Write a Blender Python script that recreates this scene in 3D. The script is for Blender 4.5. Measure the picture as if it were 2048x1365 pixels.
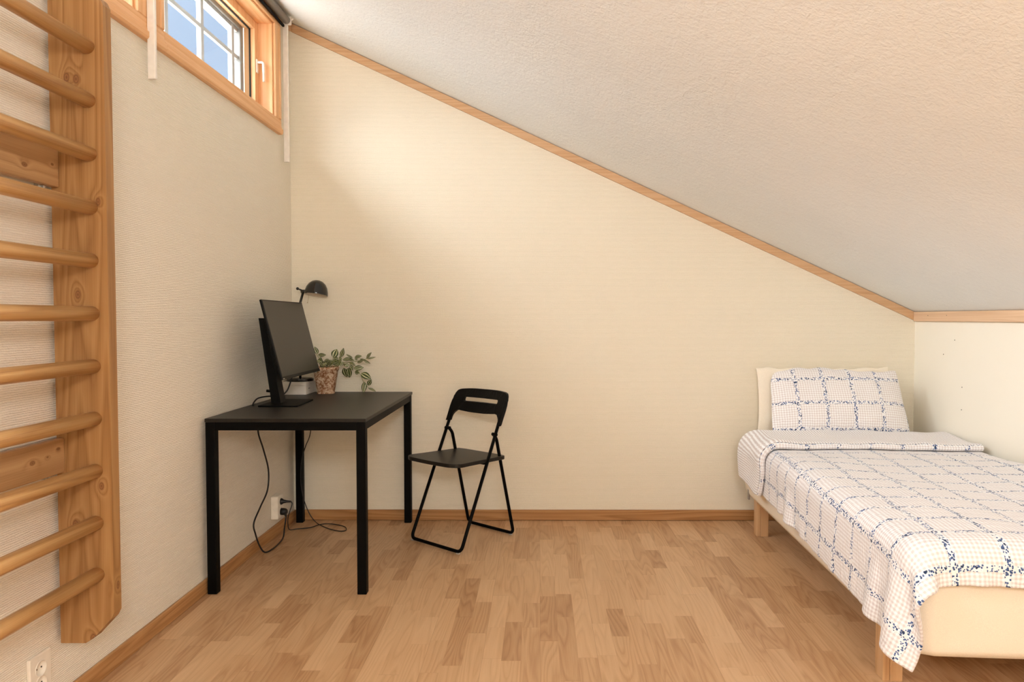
import bpy, bmesh, math, random
import numpy as np
from mathutils import Vector, Matrix, noise

# ------------------------------------------------------------------ scene, camera, world, lights
S = bpy.context.scene
for o in list(bpy.data.objects): bpy.data.objects.remove(o)
C = S.collection
S.view_settings.view_transform = 'Standard'
S.view_settings.look = 'None'
S.view_settings.gamma = 1.0
S.view_settings.use_curve_mapping = False
S.view_settings.exposure = 2.2
S.cycles.max_bounces = 10
S.cycles.diffuse_bounces = 7

XL, XR, YB, YF = -1.411, 2.128, 4.095, -1.9      # left wall, knee wall, back wall, rear wall
ZK, ZT = 1.192, 2.822                            # knee wall top, height of the ceiling at the left wall
SL = (ZT - ZK) / (XR - XL)
def zc(x): return ZK + (XR - x) * SL

cam = bpy.data.cameras.new('camera'); camo = bpy.data.objects.new('camera', cam); C.objects.link(camo)
cam.sensor_width = 36.0
cam.lens = 1440.08 / 2048 * 36.0
cam.shift_x = -(1074.83 - 1024) / 2048
cam.clip_start = 0.02
camo.location = (0, 0, 1.1575)
camo.rotation_euler = (math.pi / 2 - 0.0317, 0, 0.0036)
S.camera = camo

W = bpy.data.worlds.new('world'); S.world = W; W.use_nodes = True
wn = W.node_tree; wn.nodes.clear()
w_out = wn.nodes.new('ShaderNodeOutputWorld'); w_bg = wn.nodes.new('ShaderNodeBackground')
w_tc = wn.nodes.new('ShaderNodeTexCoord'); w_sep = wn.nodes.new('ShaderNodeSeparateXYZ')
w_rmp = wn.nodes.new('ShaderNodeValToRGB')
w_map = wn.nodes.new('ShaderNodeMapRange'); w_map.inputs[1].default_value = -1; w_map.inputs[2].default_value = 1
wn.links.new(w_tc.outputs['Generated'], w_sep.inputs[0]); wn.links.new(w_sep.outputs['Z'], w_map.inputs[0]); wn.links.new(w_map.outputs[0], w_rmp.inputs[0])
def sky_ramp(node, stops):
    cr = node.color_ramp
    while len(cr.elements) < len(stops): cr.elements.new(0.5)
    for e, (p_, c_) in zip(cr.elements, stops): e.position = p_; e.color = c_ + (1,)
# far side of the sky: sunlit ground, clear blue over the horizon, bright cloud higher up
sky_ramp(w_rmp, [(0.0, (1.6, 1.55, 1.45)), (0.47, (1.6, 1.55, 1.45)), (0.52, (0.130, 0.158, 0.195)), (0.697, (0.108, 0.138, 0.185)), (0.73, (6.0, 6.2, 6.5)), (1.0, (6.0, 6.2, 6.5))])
# unseen side of the sky, brightened to light the room through the windows
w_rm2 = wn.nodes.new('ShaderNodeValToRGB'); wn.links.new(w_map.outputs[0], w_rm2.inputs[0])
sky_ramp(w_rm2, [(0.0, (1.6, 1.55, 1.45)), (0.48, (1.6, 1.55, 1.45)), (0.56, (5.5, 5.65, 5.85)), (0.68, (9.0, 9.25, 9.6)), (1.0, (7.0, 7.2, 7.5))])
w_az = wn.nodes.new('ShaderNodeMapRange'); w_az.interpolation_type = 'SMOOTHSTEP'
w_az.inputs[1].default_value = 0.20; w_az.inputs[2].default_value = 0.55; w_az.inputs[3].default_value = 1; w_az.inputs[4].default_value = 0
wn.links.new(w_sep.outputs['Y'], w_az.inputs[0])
w_az2 = wn.nodes.new('ShaderNodeMapRange'); w_az2.interpolation_type = 'SMOOTHSTEP'      # dimmed again towards the rear to soften the back wall's hot spot
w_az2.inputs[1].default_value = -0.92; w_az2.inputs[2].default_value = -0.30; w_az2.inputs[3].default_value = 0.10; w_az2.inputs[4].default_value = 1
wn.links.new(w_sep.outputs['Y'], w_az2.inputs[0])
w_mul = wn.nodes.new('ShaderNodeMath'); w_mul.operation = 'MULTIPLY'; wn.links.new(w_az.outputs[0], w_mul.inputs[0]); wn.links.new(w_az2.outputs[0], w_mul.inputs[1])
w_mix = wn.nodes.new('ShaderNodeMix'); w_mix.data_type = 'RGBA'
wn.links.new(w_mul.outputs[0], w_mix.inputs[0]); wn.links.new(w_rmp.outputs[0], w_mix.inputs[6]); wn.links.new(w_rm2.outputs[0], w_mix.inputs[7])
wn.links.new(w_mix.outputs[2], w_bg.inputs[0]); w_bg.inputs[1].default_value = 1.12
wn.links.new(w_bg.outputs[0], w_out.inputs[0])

def area(name, loc, rot, sx, sy, energy, col, portal=False):
    l = bpy.data.lights.new(name, 'AREA'); l.shape = 'RECTANGLE'; l.size = sx; l.size_y = sy
    l.energy = energy; l.color = col
    if portal: l.cycles.is_portal = True
    o = bpy.data.objects.new(name, l); C.objects.link(o); o.location = loc; o.rotation_euler = rot
    return o
# unseen fill light added behind the camera and sampling portals in the window openings
_l = bpy.data.lights.new('fill_light', 'POINT'); _l.energy = 35; _l.shadow_soft_size = 0.28; _l.color = (1.0, 0.975, 0.945)
_o = bpy.data.objects.new('fill_light', _l); C.objects.link(_o); _o.location = (0.30, -0.85, 1.90)
area('window_portal', (XL - 0.03, 3.27, 2.48), (0, -math.pi / 2, 0), 0.5, 1.14, 1, (1, 1, 1), True)
area('window_portal', (XL - 0.03, 1.965, 2.48), (0, -math.pi / 2, 0), 0.5, 1.13, 1, (1, 1, 1), True)
area('window_portal', (XL - 0.03, 0.665, 2.48), (0, -math.pi / 2, 0), 0.5, 1.13, 1, (1, 1, 1), True)

# ------------------------------------------------------------------ node helpers
class NM:
    def __init__(s, name):
        s.m = bpy.data.materials.new(name); s.m.use_nodes = True
        s.t = s.m.node_tree; s.t.nodes.clear()
        s.out = s.t.nodes.new('ShaderNodeOutputMaterial')
        s.b = s.t.nodes.new('ShaderNodeBsdfPrincipled')
        s.t.links.new(s.b.outputs[0], s.out.inputs[0])
    def n(s, ty): return s.t.nodes.new(ty)
    def L(s, a, b):
        if isinstance(a, (int, float)): b.default_value = a
        elif isinstance(a, tuple): b.default_value = a if len(a) != 3 or b.type == 'VECTOR' else a + (1,)
        else: s.t.links.new(a, b)
    def math(s, op, a, b=0.0, c=None):
        n = s.n('ShaderNodeMath'); n.operation = op; s.L(a, n.inputs[0]); s.L(b, n.inputs[1])
        if c is not None: s.L(c, n.inputs[2])
        return n.outputs[0]
    def mix(s, f, a, b, bt='MIX'):
        n = s.n('ShaderNodeMix'); n.data_type = 'RGBA'; n.blend_type = bt
        s.L(f, n.inputs[0]); s.L(a, n.inputs[6]); s.L(b, n.inputs[7]); return n.outputs[2]
    def coord(s, kind='Object'): return s.n('ShaderNodeTexCoord').outputs[kind]
    def sep(s, v):
        n = s.n('ShaderNodeSeparateXYZ'); s.L(v, n.inputs[0]); return n.outputs
    def comb(s, x, y, z):
        n = s.n('ShaderNodeCombineXYZ'); s.L(x, n.inputs[0]); s.L(y, n.inputs[1]); s.L(z, n.inputs[2]); return n.outputs[0]
    def noise(s, v, scale=1.0, detail=2.0, rough=0.5, dist=0.0):
        n = s.n('ShaderNodeTexNoise'); s.L(v, n.inputs['Vector']); n.inputs['Scale'].default_value = scale
        n.inputs['Detail'].default_value = detail; n.inputs['Roughness'].default_value = rough
        n.inputs['Distortion'].default_value = dist; return n.outputs['Fac']
    def white(s, v, dim='3D'):
        n = s.n('ShaderNodeTexWhiteNoise'); n.noise_dimensions = dim
        s.L(v, n.inputs['W' if dim == '1D' else 'Vector']); return n.outputs[0]
    def ramp(s, f, stops):
        n = s.n('ShaderNodeValToRGB'); s.L(f, n.inputs[0]); c = n.color_ramp
        while len(c.elements) < len(stops): c.elements.new(0.5)
        for e, (p, col) in zip(c.elements, stops): e.position = p; e.color = tuple(col) + (1,)
        return n.outputs[0]
    def maprange(s, v, a, b, c, d):
        n = s.n('ShaderNodeMapRange'); s.L(v, n.inputs[0])
        for i, x in enumerate((a, b, c, d)): n.inputs[i + 1].default_value = x
        return n.outputs[0]
    def bump(s, h, strength=0.3, dist=0.001, normal=None):
        n = s.n('ShaderNodeBump'); n.inputs['Strength'].default_value = strength; n.inputs['Distance'].default_value = dist
        s.L(h, n.inputs['Height'])
        if normal is not None: s.L(normal, n.inputs['Normal'])
        s.L(n.outputs[0], s.b.inputs['Normal']); return n.outputs[0]
    def set(s, **k):
        for a, v in k.items():
            s.L(v, s.b.inputs[{'col': 'Base Color', 'rough': 'Roughness', 'metal': 'Metallic', 'spec': 'Specular IOR Level', 'sheen': 'Sheen Weight'}[a]])
        return s.m

def plain(name, col, rough=0.5, metal=0.0, spec=0.5, grain=0.0, scale=200):
    a = NM(name)
    c = a.coord()
    nz = a.noise(c, scale, 2)
    colv = a.mix(a.maprange(nz, 0.3, 0.7, 0, 1), tuple(x * 0.94 for x in col), tuple(min(1, x * 1.05) for x in col))
    a.set(col=colv, rough=rough, metal=metal, spec=spec)
    if grain: a.bump(nz, grain, 0.0008)
    return a.m

def wood(name, lo, mid, hi, axis='Z', across=14.0, along=0.9, rings=9.0, fib=1.0, rough=0.45, knots=(), seed=0.0, contrast=1.0):
    """softwood / hardwood with growth rings drawn along one axis"""
    a = NM(name); co = a.coord(); x, y, z = a.sep(co)[:3]
    sc = {'X': (along, across, across), 'Y': (across, along, across), 'Z': (across, across, along)}[axis]
    kn = None
    if knots:                                     # (x, y, z, radius): bend the rings round each knot
        for kx, ky, kz, kr in knots:
            vs = a.n('ShaderNodeVectorMath'); vs.operation = 'SUBTRACT'; a.L(co, vs.inputs[0]); vs.inputs[1].default_value = (kx, ky, kz)
            ml = a.n('ShaderNodeVectorMath'); ml.operation = 'MULTIPLY'; a.L(vs.outputs[0], ml.inputs[0])
            ml.inputs[1].default_value = {'X': (0.6, 1, 1), 'Y': (1, 0.6, 1), 'Z': (1, 1, 0.6)}[axis]
            ln = a.n('ShaderNodeVectorMath'); ln.operation = 'LENGTH'; a.L(ml.outputs[0], ln.inputs[0])
            d = a.math('DIVIDE', ln.outputs[1], kr)
            g = a.math('POWER', 2.718, a.math('MULTIPLY', a.math('MULTIPLY', d, d), -0.42))
            kn = (g, d) if kn is None else (a.math('ADD', kn[0], g), a.math('MINIMUM', kn[1], d))
    v = a.comb(a.math('MULTIPLY', x, sc[0]), a.math('MULTIPLY', y, sc[1]), a.math('MULTIPLY', z, sc[2]))
    ad = a.n('ShaderNodeVectorMath'); ad.operation = 'ADD'; a.L(v, ad.inputs[0]); ad.inputs[1].default_value = (seed, seed * 1.7, seed * 0.6)
    v = ad.outputs[0]
    base = a.noise(v, 0.35, 2.0, 0.4)
    if kn is not None: base = a.math('ADD', base, a.math('MULTIPLY', kn[0], 0.055))
    ph = a.math('FRACT', a.math('MULTIPLY', base, rings * 2.2))
    ring = a.ramp(ph, [(0.0, (0.75,) * 3), (0.55, (0.2,) * 3), (0.86, (0.95,) * 3), (1.0, (0.75,) * 3)])
    fs = {'X': (3, 500, 500), 'Y': (500, 3, 500), 'Z': (500, 500, 3)}[axis]
    fv = a.comb(a.math('MULTIPLY', x, fs[0]), a.math('MULTIPLY', y, fs[1]), a.math('MULTIPLY', z, fs[2]))
    fine = a.noise(fv, 1.0, 3.0, 0.6)
    blot = a.noise(v, 0.5, 3.0, 0.5)
    f = a.math('ADD', a.math('MULTIPLY', ring, 0.42 * contrast), a.math('MULTIPLY', fine, 0.42 * fib))
    f = a.math('ADD', f, a.math('MULTIPLY', blot, 0.25))
    f = a.maprange(f, 0.25, 0.95, 0, 1)
    col = a.ramp(f, [(0.0, hi), (0.5, mid), (1.0, lo)])
    if kn is not None:
        km = a.maprange(kn[1], 0.55, 0.95, 0.85, 0)
        kc = a.ramp(a.math('FRACT', a.math('MULTIPLY', kn[1], 2.2)), [(0, (0.13, 0.05, 0.02)), (1, (0.30, 0.13, 0.045))])
        col = a.mix(km, col, kc)
    a.set(col=col, rough=a.maprange(fine, 0.3, 0.7, rough - 0.06, rough + 0.1), spec=0.35)
    a.bump(a.math('ADD', fine, a.math('MULTIPLY', ring, 0.3)), 0.12, 0.0006)
    return a.m

# ------------------------------------------------------------------ materials
def wallpaper(name, axis, col):
    a = NM(name); x, y, z = a.sep(a.coord())[:3]
    h = y if axis == 'Y' else x
    wob = a.noise(a.comb(a.math('MULTIPLY', h, 18), a.math('MULTIPLY', z, 90), 0), 1.0, 2.0)
    rows = a.math('SINE', a.math('ADD', a.math('MULTIPLY', z, 2 * math.pi / 0.0062), a.math('MULTIPLY', wob, 5.5)))
    knot = a.noise(a.comb(a.math('MULTIPLY', h, 150), a.math('MULTIPLY', z, 330), 0), 1.0, 2.0)
    hgt = a.math('ADD', a.math('MULTIPLY', rows, 0.28), knot)
    big = a.noise(a.comb(h, z, 0), 1.4, 2.0)
    c = a.mix(a.maprange(hgt, 0.2, 1.0, 0, 1), tuple(v * 0.95 for v in col), tuple(min(1, v * 1.03) for v in col))
    c = a.mix(a.math('MULTIPLY', big, 0.10), c, tuple(v * 0.85 for v in col))
    a.set(col=c, rough=0.75, spec=0.2); a.bump(hgt, 0.6, 0.0034 if axis == 'Y' else 0.0022); return a.m
M = {}
M['wall_left'] = wallpaper('woven wallpaper left', 'Y', (0.84, 0.785, 0.68))
M['wall_back'] = wallpaper('woven wallpaper back', 'X', (0.84, 0.782, 0.655))
a = NM('smooth cream paint'); nz = a.noise(a.coord(), 60, 3); big = a.noise(a.coord(), 1.5, 2)
a.set(col=a.mix(big, (0.89, 0.845, 0.735), (0.91, 0.865, 0.755)), rough=0.5, spec=0.3); a.bump(nz, 0.12, 0.001); M['wall_right'] = a.m
a = NM('textured ceiling paint'); co = a.coord(); n1 = a.noise(co, 85, 4, 0.6, 0.6); n2 = a.noise(co, 26, 3, 0.5)
n3 = a.noise(co, 1.1, 3, 0.5)
a.set(col=a.mix(a.maprange(n3, 0.3, 0.7, 0, 1), (0.81, 0.84, 0.845), (0.86, 0.89, 0.895)), rough=0.85, spec=0.15)
a.bump(a.math('ADD', n1, a.math('MULTIPLY', n2, 0.7)), 0.5, 0.006); M['ceiling'] = a.m

def floor_material():
    a = NM('three strip beech laminate'); co = a.coord(); x, y, z = a.sep(co)[:3]
    wv = 0.0655
    cx_ = a.math('DIVIDE', x, wv); col = a.math('FLOOR', cx_); fx = a.math('SUBTRACT', cx_, col)
    r1 = a.white(col, '1D')
    yy = a.math('ADD', a.math('DIVIDE', y, 0.36), a.math('MULTIPLY', r1, 17.0))
    yy = a.math('ADD', yy, a.math('MULTIPLY', a.math('SINE', a.math('MULTIPLY', yy, 2.4)), 0.26))
    row = a.math('FLOOR', yy); fy = a.math('SUBTRACT', yy, row)
    idv = a.comb(col, row, 0.0)
    rnd = a.white(idv, '3D')
    rnd2 = a.white(a.comb(col, row, 7.0), '3D')
    v = a.comb(a.math('ADD', a.math('MULTIPLY', x, 16), a.math('MULTIPLY', rnd, 80)),
               a.math('ADD', a.math('MULTIPLY', y, 1.5), a.math('MULTIPLY', rnd2, 60)), 0.0)
    base = a.noise(v, 0.55, 2.0, 0.4)
    ph = a.math('FRACT', a.math('MULTIPLY', base, 17))
    ring = a.ramp(ph, [(0.0, (0.6,) * 3), (0.5, (0.15,) * 3), (0.85, (1.0,) * 3), (1.0, (0.6,) * 3)])
    fine = a.noise(a.comb(a.math('MULTIPLY', x, 380), a.math('MULTIPLY', y, 7), rnd), 1.0, 3.0, 0.65)
    f = a.math('ADD', a.math('MULTIPLY', ring, 0.36), a.math('MULTIPLY', fine, 0.42))
    f = a.math('ADD', f, a.math('MULTIPLY', rnd, 0.62))
    c = a.ramp(a.maprange(f, 0.14, 1.26, 0, 1), [(0.0, (0.69, 0.465, 0.275)), (0.45, (0.575, 0.36, 0.195)), (0.75, (0.455, 0.26, 0.13)), (1.0, (0.34, 0.18, 0.08))])
    # joints: strips butt almost invisibly, boards of three strips show a fine line
    c3 = a.math('FRACT', a.math('DIVIDE', col, 3.0))
    edge = a.math('MULTIPLY', a.math('LESS_THAN', fx, 0.014), a.math('LESS_THAN', c3, 0.1))
    ee = a.math('LESS_THAN', fy, 0.004)
    c = a.mix(a.math('MULTIPLY', a.math('MAXIMUM', edge, a.math('MULTIPLY', ee, 0.5)), 0.6), c, (0.20, 0.09, 0.035))
    a.set(col=c, rough=a.maprange(fine, 0.3, 0.7, 0.33, 0.42), spec=0.45)
    a.bump(fine, 0.06, 0.0004); return a.m
M['floor'] = floor_material()
PINE = dict(lo=(0.19, 0.080, 0.022), mid=(0.345, 0.175, 0.062), hi=(0.45, 0.255, 0.100))
M['stile'] = wood('lacquered pine stile', axis='Z', across=15, along=0.45, rings=17, seed=3.1,
                  knots=[(-1.345, 2.063, 1.842, .012), (-1.318, 2.063, 1.837, .012), (-1.325, 2.063, 1.225, .011), (-1.262, 2.063, 1.49, .010),
                         (-1.268, 2.063, .672, .010), (-1.345, 2.063, .56, .012), (-1.238, 2.085, .375, .011), (-1.30, 2.063, .225, .013)], **PINE)
M['rung'] = wood('lacquered pine rung', (0.30, 0.135, 0.042), (0.54, 0.305, 0.118), (0.68, 0.43, 0.19), axis='Y', across=17, along=0.7, rings=9, seed=9.4, rough=0.36)
M['rail'] = wood('lacquered pine rail', axis='Y', across=12, along=0.9, rings=7, seed=14.7, lo=(0.26, 0.12, 0.042), mid=(0.44, 0.25, 0.11), hi=(0.55, 0.34, 0.16),
                 knots=[(-1.372, 1.925, 1.567, .009), (-1.372, 2.035, 1.59, .005), (-1.372, 1.93, .765, .009), (-1.372, 2.035, .785, .006), (-1.372, 1.99, .77, .004)])
OAK = dict(lo=(0.36, 0.18, 0.075), mid=(0.55, 0.32, 0.155), hi=(0.68, 0.44, 0.25))
M['trim_x'] = wood('oak moulding', axis='X', across=40, along=1.2, rings=5, seed=2.0, rough=0.5, contrast=0.7, lo=(0.40, 0.21, 0.10), mid=(0.56, 0.34, 0.18), hi=(0.68, 0.46, 0.28))
M['trim_y'] = wood('oak moulding long', axis='Y', across=40, along=1.2, rings=5, seed=5.0, rough=0.5, contrast=0.7, lo=(0.52, 0.30, 0.17), mid=(0.68, 0.45, 0.28), hi=(0.80, 0.58, 0.39))
M['base_x'] = wood('stained baseboard', (0.24, 0.105, 0.035), (0.40, 0.20, 0.075), (0.53, 0.30, 0.13), axis='X', across=30, along=1.2, rings=6, seed=7.0)
M['base_y'] = wood('stained baseboard long', (0.24, 0.105, 0.035), (0.42, 0.21, 0.08), (0.56, 0.32, 0.14), axis='Y', across=30, along=1.2, rings=8, seed=11.0)
M['casing_y'] = wood('pine window casing', (0.50, 0.22, 0.085), (0.72, 0.39, 0.18), (0.86, 0.55, 0.31), axis='Y', across=26, along=0.8, rings=5, seed=1.0, contrast=0.6)
M['casing_z'] = wood('pine window post', (0.50, 0.22, 0.085), (0.72, 0.39, 0.18), (0.86, 0.55, 0.31), axis='Z', across=26, along=0.8, rings=5, seed=4.0, contrast=0.6)
M['leg'] = wood('pale bed leg', (0.36, 0.19, 0.085), (0.55, 0.33, 0.165), (0.66, 0.43, 0.24), axis='Z', across=20, along=1.0, rings=5, seed=6.0)
M['white_plastic'] = plain('white plastic', (0.84, 0.80, 0.74), 0.35, scale=30)
M['outlet'] = plain('ivory plastic', (0.82, 0.76, 0.66), 0.35, scale=30)
M['grey_metal'] = plain('grey coated metal', (0.30, 0.28, 0.25), 0.4, 0.2)
M['grey_frame'] = plain('pale grey window paint', (0.22, 0.225, 0.215), 0.5)
M['muntin'] = plain('off white glazing bar', (0.40, 0.40, 0.39), 0.5)
M['dark_gap'] = plain('dark gasket', (0.015, 0.012, 0.01), 0.8)
M['black_metal'] = plain('black powder coated steel', (0.0022, 0.002, 0.0019), 0.5, spec=0.08, grain=0.1, scale=900)
M['black_plastic'] = plain('black plastic', (0.003, 0.0028, 0.0027), 0.42, spec=0.14, grain=0.15, scale=700)
M['cable'] = plain('black cable', (0.008, 0.007, 0.007), 0.5)
M['brass'] = plain('pale metal', (0.55, 0.45, 0.30), 0.35, 0.8)
M['steel'] = plain('zinc steel', (0.55, 0.53, 0.48), 0.4, 0.8)
M['shade_inside'] = plain('cream enamel', (0.70, 0.63, 0.52), 0.5)
M['box'] = plain('white card', (0.78, 0.74, 0.68), 0.5, scale=40)
M['ink'] = plain('grey ink', (0.12, 0.11, 0.10), 0.6)
M['soil'] = plain('dark soil', (0.03, 0.02, 0.012), 0.9, grain=0.8, scale=120)
M['sheet'] = plain('cream fitted sheet', (0.82, 0.735, 0.605), 0.85, spec=0.1, grain=0.15, scale=500)
M['foot'] = plain('clear foot cap', (0.45, 0.42, 0.38), 0.3)
a = NM('black brown desk foil'); x, y, z = a.sep(a.coord())[:3]
n = a.noise(a.comb(a.math('MULTIPLY', x, 300), a.math('MULTIPLY', y, 14), z), 1.0, 3)
a.set(col=a.mix(n, (0.005, 0.0042, 0.0032), (0.019, 0.0155, 0.0115)), rough=0.42, spec=0.32); a.bump(n, 0.2, 0.0005); M['desk'] = a.m
a = NM('chair seat veneer'); x, y, z = a.sep(a.coord())[:3]
n = a.noise(a.comb(a.math('MULTIPLY', x, 40), a.math('MULTIPLY', y, 260), z), 1.0, 3)
a.set(col=a.mix(n, (0.004, 0.0035, 0.003), (0.014, 0.012, 0.0095)), rough=0.38, spec=0.28); a.bump(n, 0.2, 0.0005); M['seat'] = a.m
a = NM('matt screen panel'); n = a.noise(a.coord(), 600, 2)
a.set(col=a.mix(n, (0.009, 0.008, 0.006), (0.013, 0.011, 0.0085)), rough=0.34, spec=0.45); M['screen'] = a.m
a = NM('lamp enamel'); n = a.noise(a.coord(), 40, 2)
a.set(col=a.mix(n, (0.006, 0.006, 0.006), (0.009, 0.008, 0.007)), rough=0.13, spec=0.6); M['enamel'] = a.m
a = NM('aged terracotta'); co = a.coord(); n = a.noise(co, 48, 5, 0.7, 1.2); n2 = a.noise(co, 120, 3)
a.set(col=a.ramp(a.math('ADD', a.math('MULTIPLY', n, 0.8), a.math('MULTIPLY', n2, 0.2)), [(0.36, (0.16, 0.065, 0.03)), (0.47, (0.30, 0.15, 0.08)), (0.54, (0.55, 0.40, 0.28)), (0.68, (0.62, 0.49, 0.36))]), rough=0.9, spec=0.1)
a.bump(n, 0.5, 0.002); M['pot'] = a.m
a = NM('striped leaf'); u_, v_, _z = a.sep(a.coord('UV'))[:3]
q = a.math('ABSOLUTE', u_)
s1 = a.math('LESS_THAN', a.math('ABSOLUTE', a.math('SUBTRACT', q, 0.42)), 0.13)
edge = a.math('MULTIPLY', s1, a.math('LESS_THAN', v_, 0.93))
nn = a.noise(a.coord(), 260, 2)
green = a.mix(nn, (0.022, 0.038, 0.005), (0.075, 0.105, 0.018))
a.set(col=a.mix(edge, green, (0.66, 0.63, 0.38)), rough=0.4, spec=0.4); M['leaf'] = a.m
M['stem'] = plain('pale green stem', (0.22, 0.24, 0.07), 0.5)
M['eave'] = plain('white painted eave', (0.50, 0.50, 0.49), 0.6)
# window glass
g = bpy.data.materials.new('window glass'); g.use_nodes = True; t = g.node_tree; t.nodes.clear()
o_ = t.nodes.new('ShaderNodeOutputMaterial'); tr = t.nodes.new('ShaderNodeBsdfTransparent'); gl = t.nodes.new('ShaderNodeBsdfGlossy')
gl.inputs['Roughness'].default_value = 0.02; mx = t.nodes.new('ShaderNodeMixShader'); mx.inputs[0].default_value = 0.05
tr.inputs[0].default_value = (0.96, 0.98, 0.99, 1)
t.links.new(tr.outputs[0], mx.inputs[1]); t.links.new(gl.outputs[0], mx.inputs[2]); t.links.new(mx.outputs[0], o_.inputs[0]); M['glass'] = g

def bedding(name, reverse=False, pitch=(0.146, 0.140), off=(0.0, 0.0)):
    """seersucker gingham with a grid of navy dotted sprigs; UV is in metres"""
    a = NM(name); uv = a.coord('UV'); u, v, _ = a.sep(uv)[:3]
    wob = a.noise(a.comb(a.math('MULTIPLY', u, 30), a.math('MULTIPLY', v, 30), 0), 1.0, 2)
    uw = a.math('ADD', u, a.math('MULTIPLY', wob, 0.006)); vw = a.math('ADD', v, a.math('MULTIPLY', wob, 0.006))
    P = 0.0125
    def stripe(c): return a.maprange(a.math('SINE', a.math('MULTIPLY', c, 2 * math.pi / P)), -0.35, 0.35, 0, 1)
    su, sv = stripe(uw), stripe(vw)
    ging = su if reverse else a.math('ADD', a.math('MULTIPLY', su, 0.5), a.math('MULTIPLY', sv, 0.5))
    hue = a.noise(a.comb(u, v, 0), 4.0, 2)
    tint = a.mix(hue, (0.61, 0.555, 0.57), (0.64, 0.575, 0.55))
    col = a.mix(a.math('MULTIPLY', ging, 0.85 if not reverse else 0.9), (0.90, 0.90, 0.915), tint)
    if not reverse:
        vor = a.n('ShaderNodeTexVoronoi'); vor.feature = 'F1'; a.L(uv, vor.inputs['Vector']); vor.inputs['Scale'].default_value = 165
        vor2 = a.n('ShaderNodeTexVoronoi'); vor2.feature = 'F1'; a.L(uv, vor2.inputs['Vector']); vor2.inputs['Scale'].default_value = 75
        def band(c, p, o, w):
            fr = a.math('FRACT', a.math('DIVIDE', a.math('ADD', c, o), p))
            return a.math('LESS_THAN', a.math('ABSOLUTE', a.math('SUBTRACT', fr, 0.5)), w / p)
        sw = a.math('MULTIPLY', a.math('SINE', a.math('MULTIPLY', a.math('ADD', u, v), 95)), 0.0018)
        bu = band(a.math('ADD', u, sw), pitch[0], off[0], 0.0095); bv = band(a.math('ADD', v, sw), pitch[1], off[1], 0.0095)
        bm = a.math('MAXIMUM', bu, bv)
        bu2 = band(a.math('ADD', u, sw), pitch[0], off[0], 0.0060); bv2 = band(a.math('ADD', v, sw), pitch[1], off[1], 0.0060)
        bm2 = a.math('MAXIMUM', bu2, bv2)
        cr_ = a.n('ShaderNodeSeparateColor'); a.L(vor.outputs['Color'], cr_.inputs[0])
        cr2 = a.n('ShaderNodeSeparateColor'); a.L(vor2.outputs['Color'], cr2.inputs[0])
        dots = a.math('MULTIPLY', a.math('LESS_THAN', vor.outputs['Distance'], 0.50), a.math('GREATER_THAN', cr_.outputs[0], 0.30))
        big = a.math('MULTIPLY', a.math('LESS_THAN', vor2.outputs['Distance'], 0.34), a.math('GREATER_THAN', cr2.outputs[0], 0.55))
        d = a.math('MAXIMUM', a.math('MULTIPLY', bm, dots), a.math('MULTIPLY', bm2, big))
        halo = a.math('MULTIPLY', bm, 0.75)
        col = a.mix(halo, col, (0.86, 0.865, 0.88))
        navy = a.mix(cr_.outputs[1], (0.03, 0.065, 0.17), (0.10, 0.165, 0.36))
        navy = a.mix(big, navy, (0.03, 0.055, 0.12))
        col = a.mix(d, col, navy)
    a.set(col=col, rough=0.9, spec=0.08, sheen=0.15)
    puck = a.noise(a.comb(a.math('MULTIPLY', u, 95), a.math('MULTIPLY', v, 95), 0), 1.0, 2)
    crease = a.noise(a.comb(a.math('MULTIPLY', u, 11), a.math('MULTIPLY', v, 20), 0), 1.0, 4, 0.6, 0.8)
    h = a.math('ADD', a.math('MULTIPLY', puck, 0.6), a.math('MULTIPLY', crease, 2.4))
    a.bump(h, 0.65, 0.0065); return a.m
M['duvet'] = bedding('checked seersucker')
M['pillowcase'] = bedding('checked seersucker pillowcase', off=(0.05, 0.055))
M['reverse'] = bedding('striped seersucker reverse', True)
M['white_cotton'] = plain('white cotton', (0.88, 0.81, 0.69), 0.85, spec=0.1, grain=0.2, scale=400)

# ------------------------------------------------------------------ mesh helpers
def link(name, bm, m, parent=None, smooth=None, loc=None, mods=None):
    me = bpy.data.meshes.new(name)
    bmesh.ops.recalc_face_normals(bm, faces=bm.faces[:]) if smooth != 'keep' else None
    bm.to_mesh(me); bm.free()
    for mm in (m if isinstance(m, (list, tuple)) else [m]): me.materials.append(mm)
    if smooth:
        for p in me.polygons: p.use_smooth = True
    o = bpy.data.objects.new(name, me); C.objects.link(o)
    if loc is not None: o.location = loc
    if parent is not None: o.parent = parent
    return o
def tag(o, label=None, cat=None, group=None, kind=None):
    for k, v in (('label', label), ('category', cat), ('group', group), ('kind', kind)):
        if v: o[k] = v
    return o
def empty(name, loc, label, cat, rz=0.0, group=None):
    o = bpy.data.objects.new(name, None); C.objects.link(o); o.location = loc; o.rotation_euler = (0, 0, rz)
    o.empty_display_size = 0.05
    return tag(o, label, cat, group)
def box(bm, x0, x1, y0, y1, z0, z1, bev=0.0, seg=2):
    r = bmesh.ops.create_cube(bm, size=1.0)
    for v in r['verts']:
        v.co = Vector((x0 if v.co.x < 0 else x1, y0 if v.co.y < 0 else y1, z0 if v.co.z < 0 else z1))
    if bev:
        es = list({e for v in r['verts'] for e in v.link_edges})
        bmesh.ops.bevel(bm, geom=es, offset=bev, segments=seg, profile=0.5, affect='EDGES')
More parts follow.
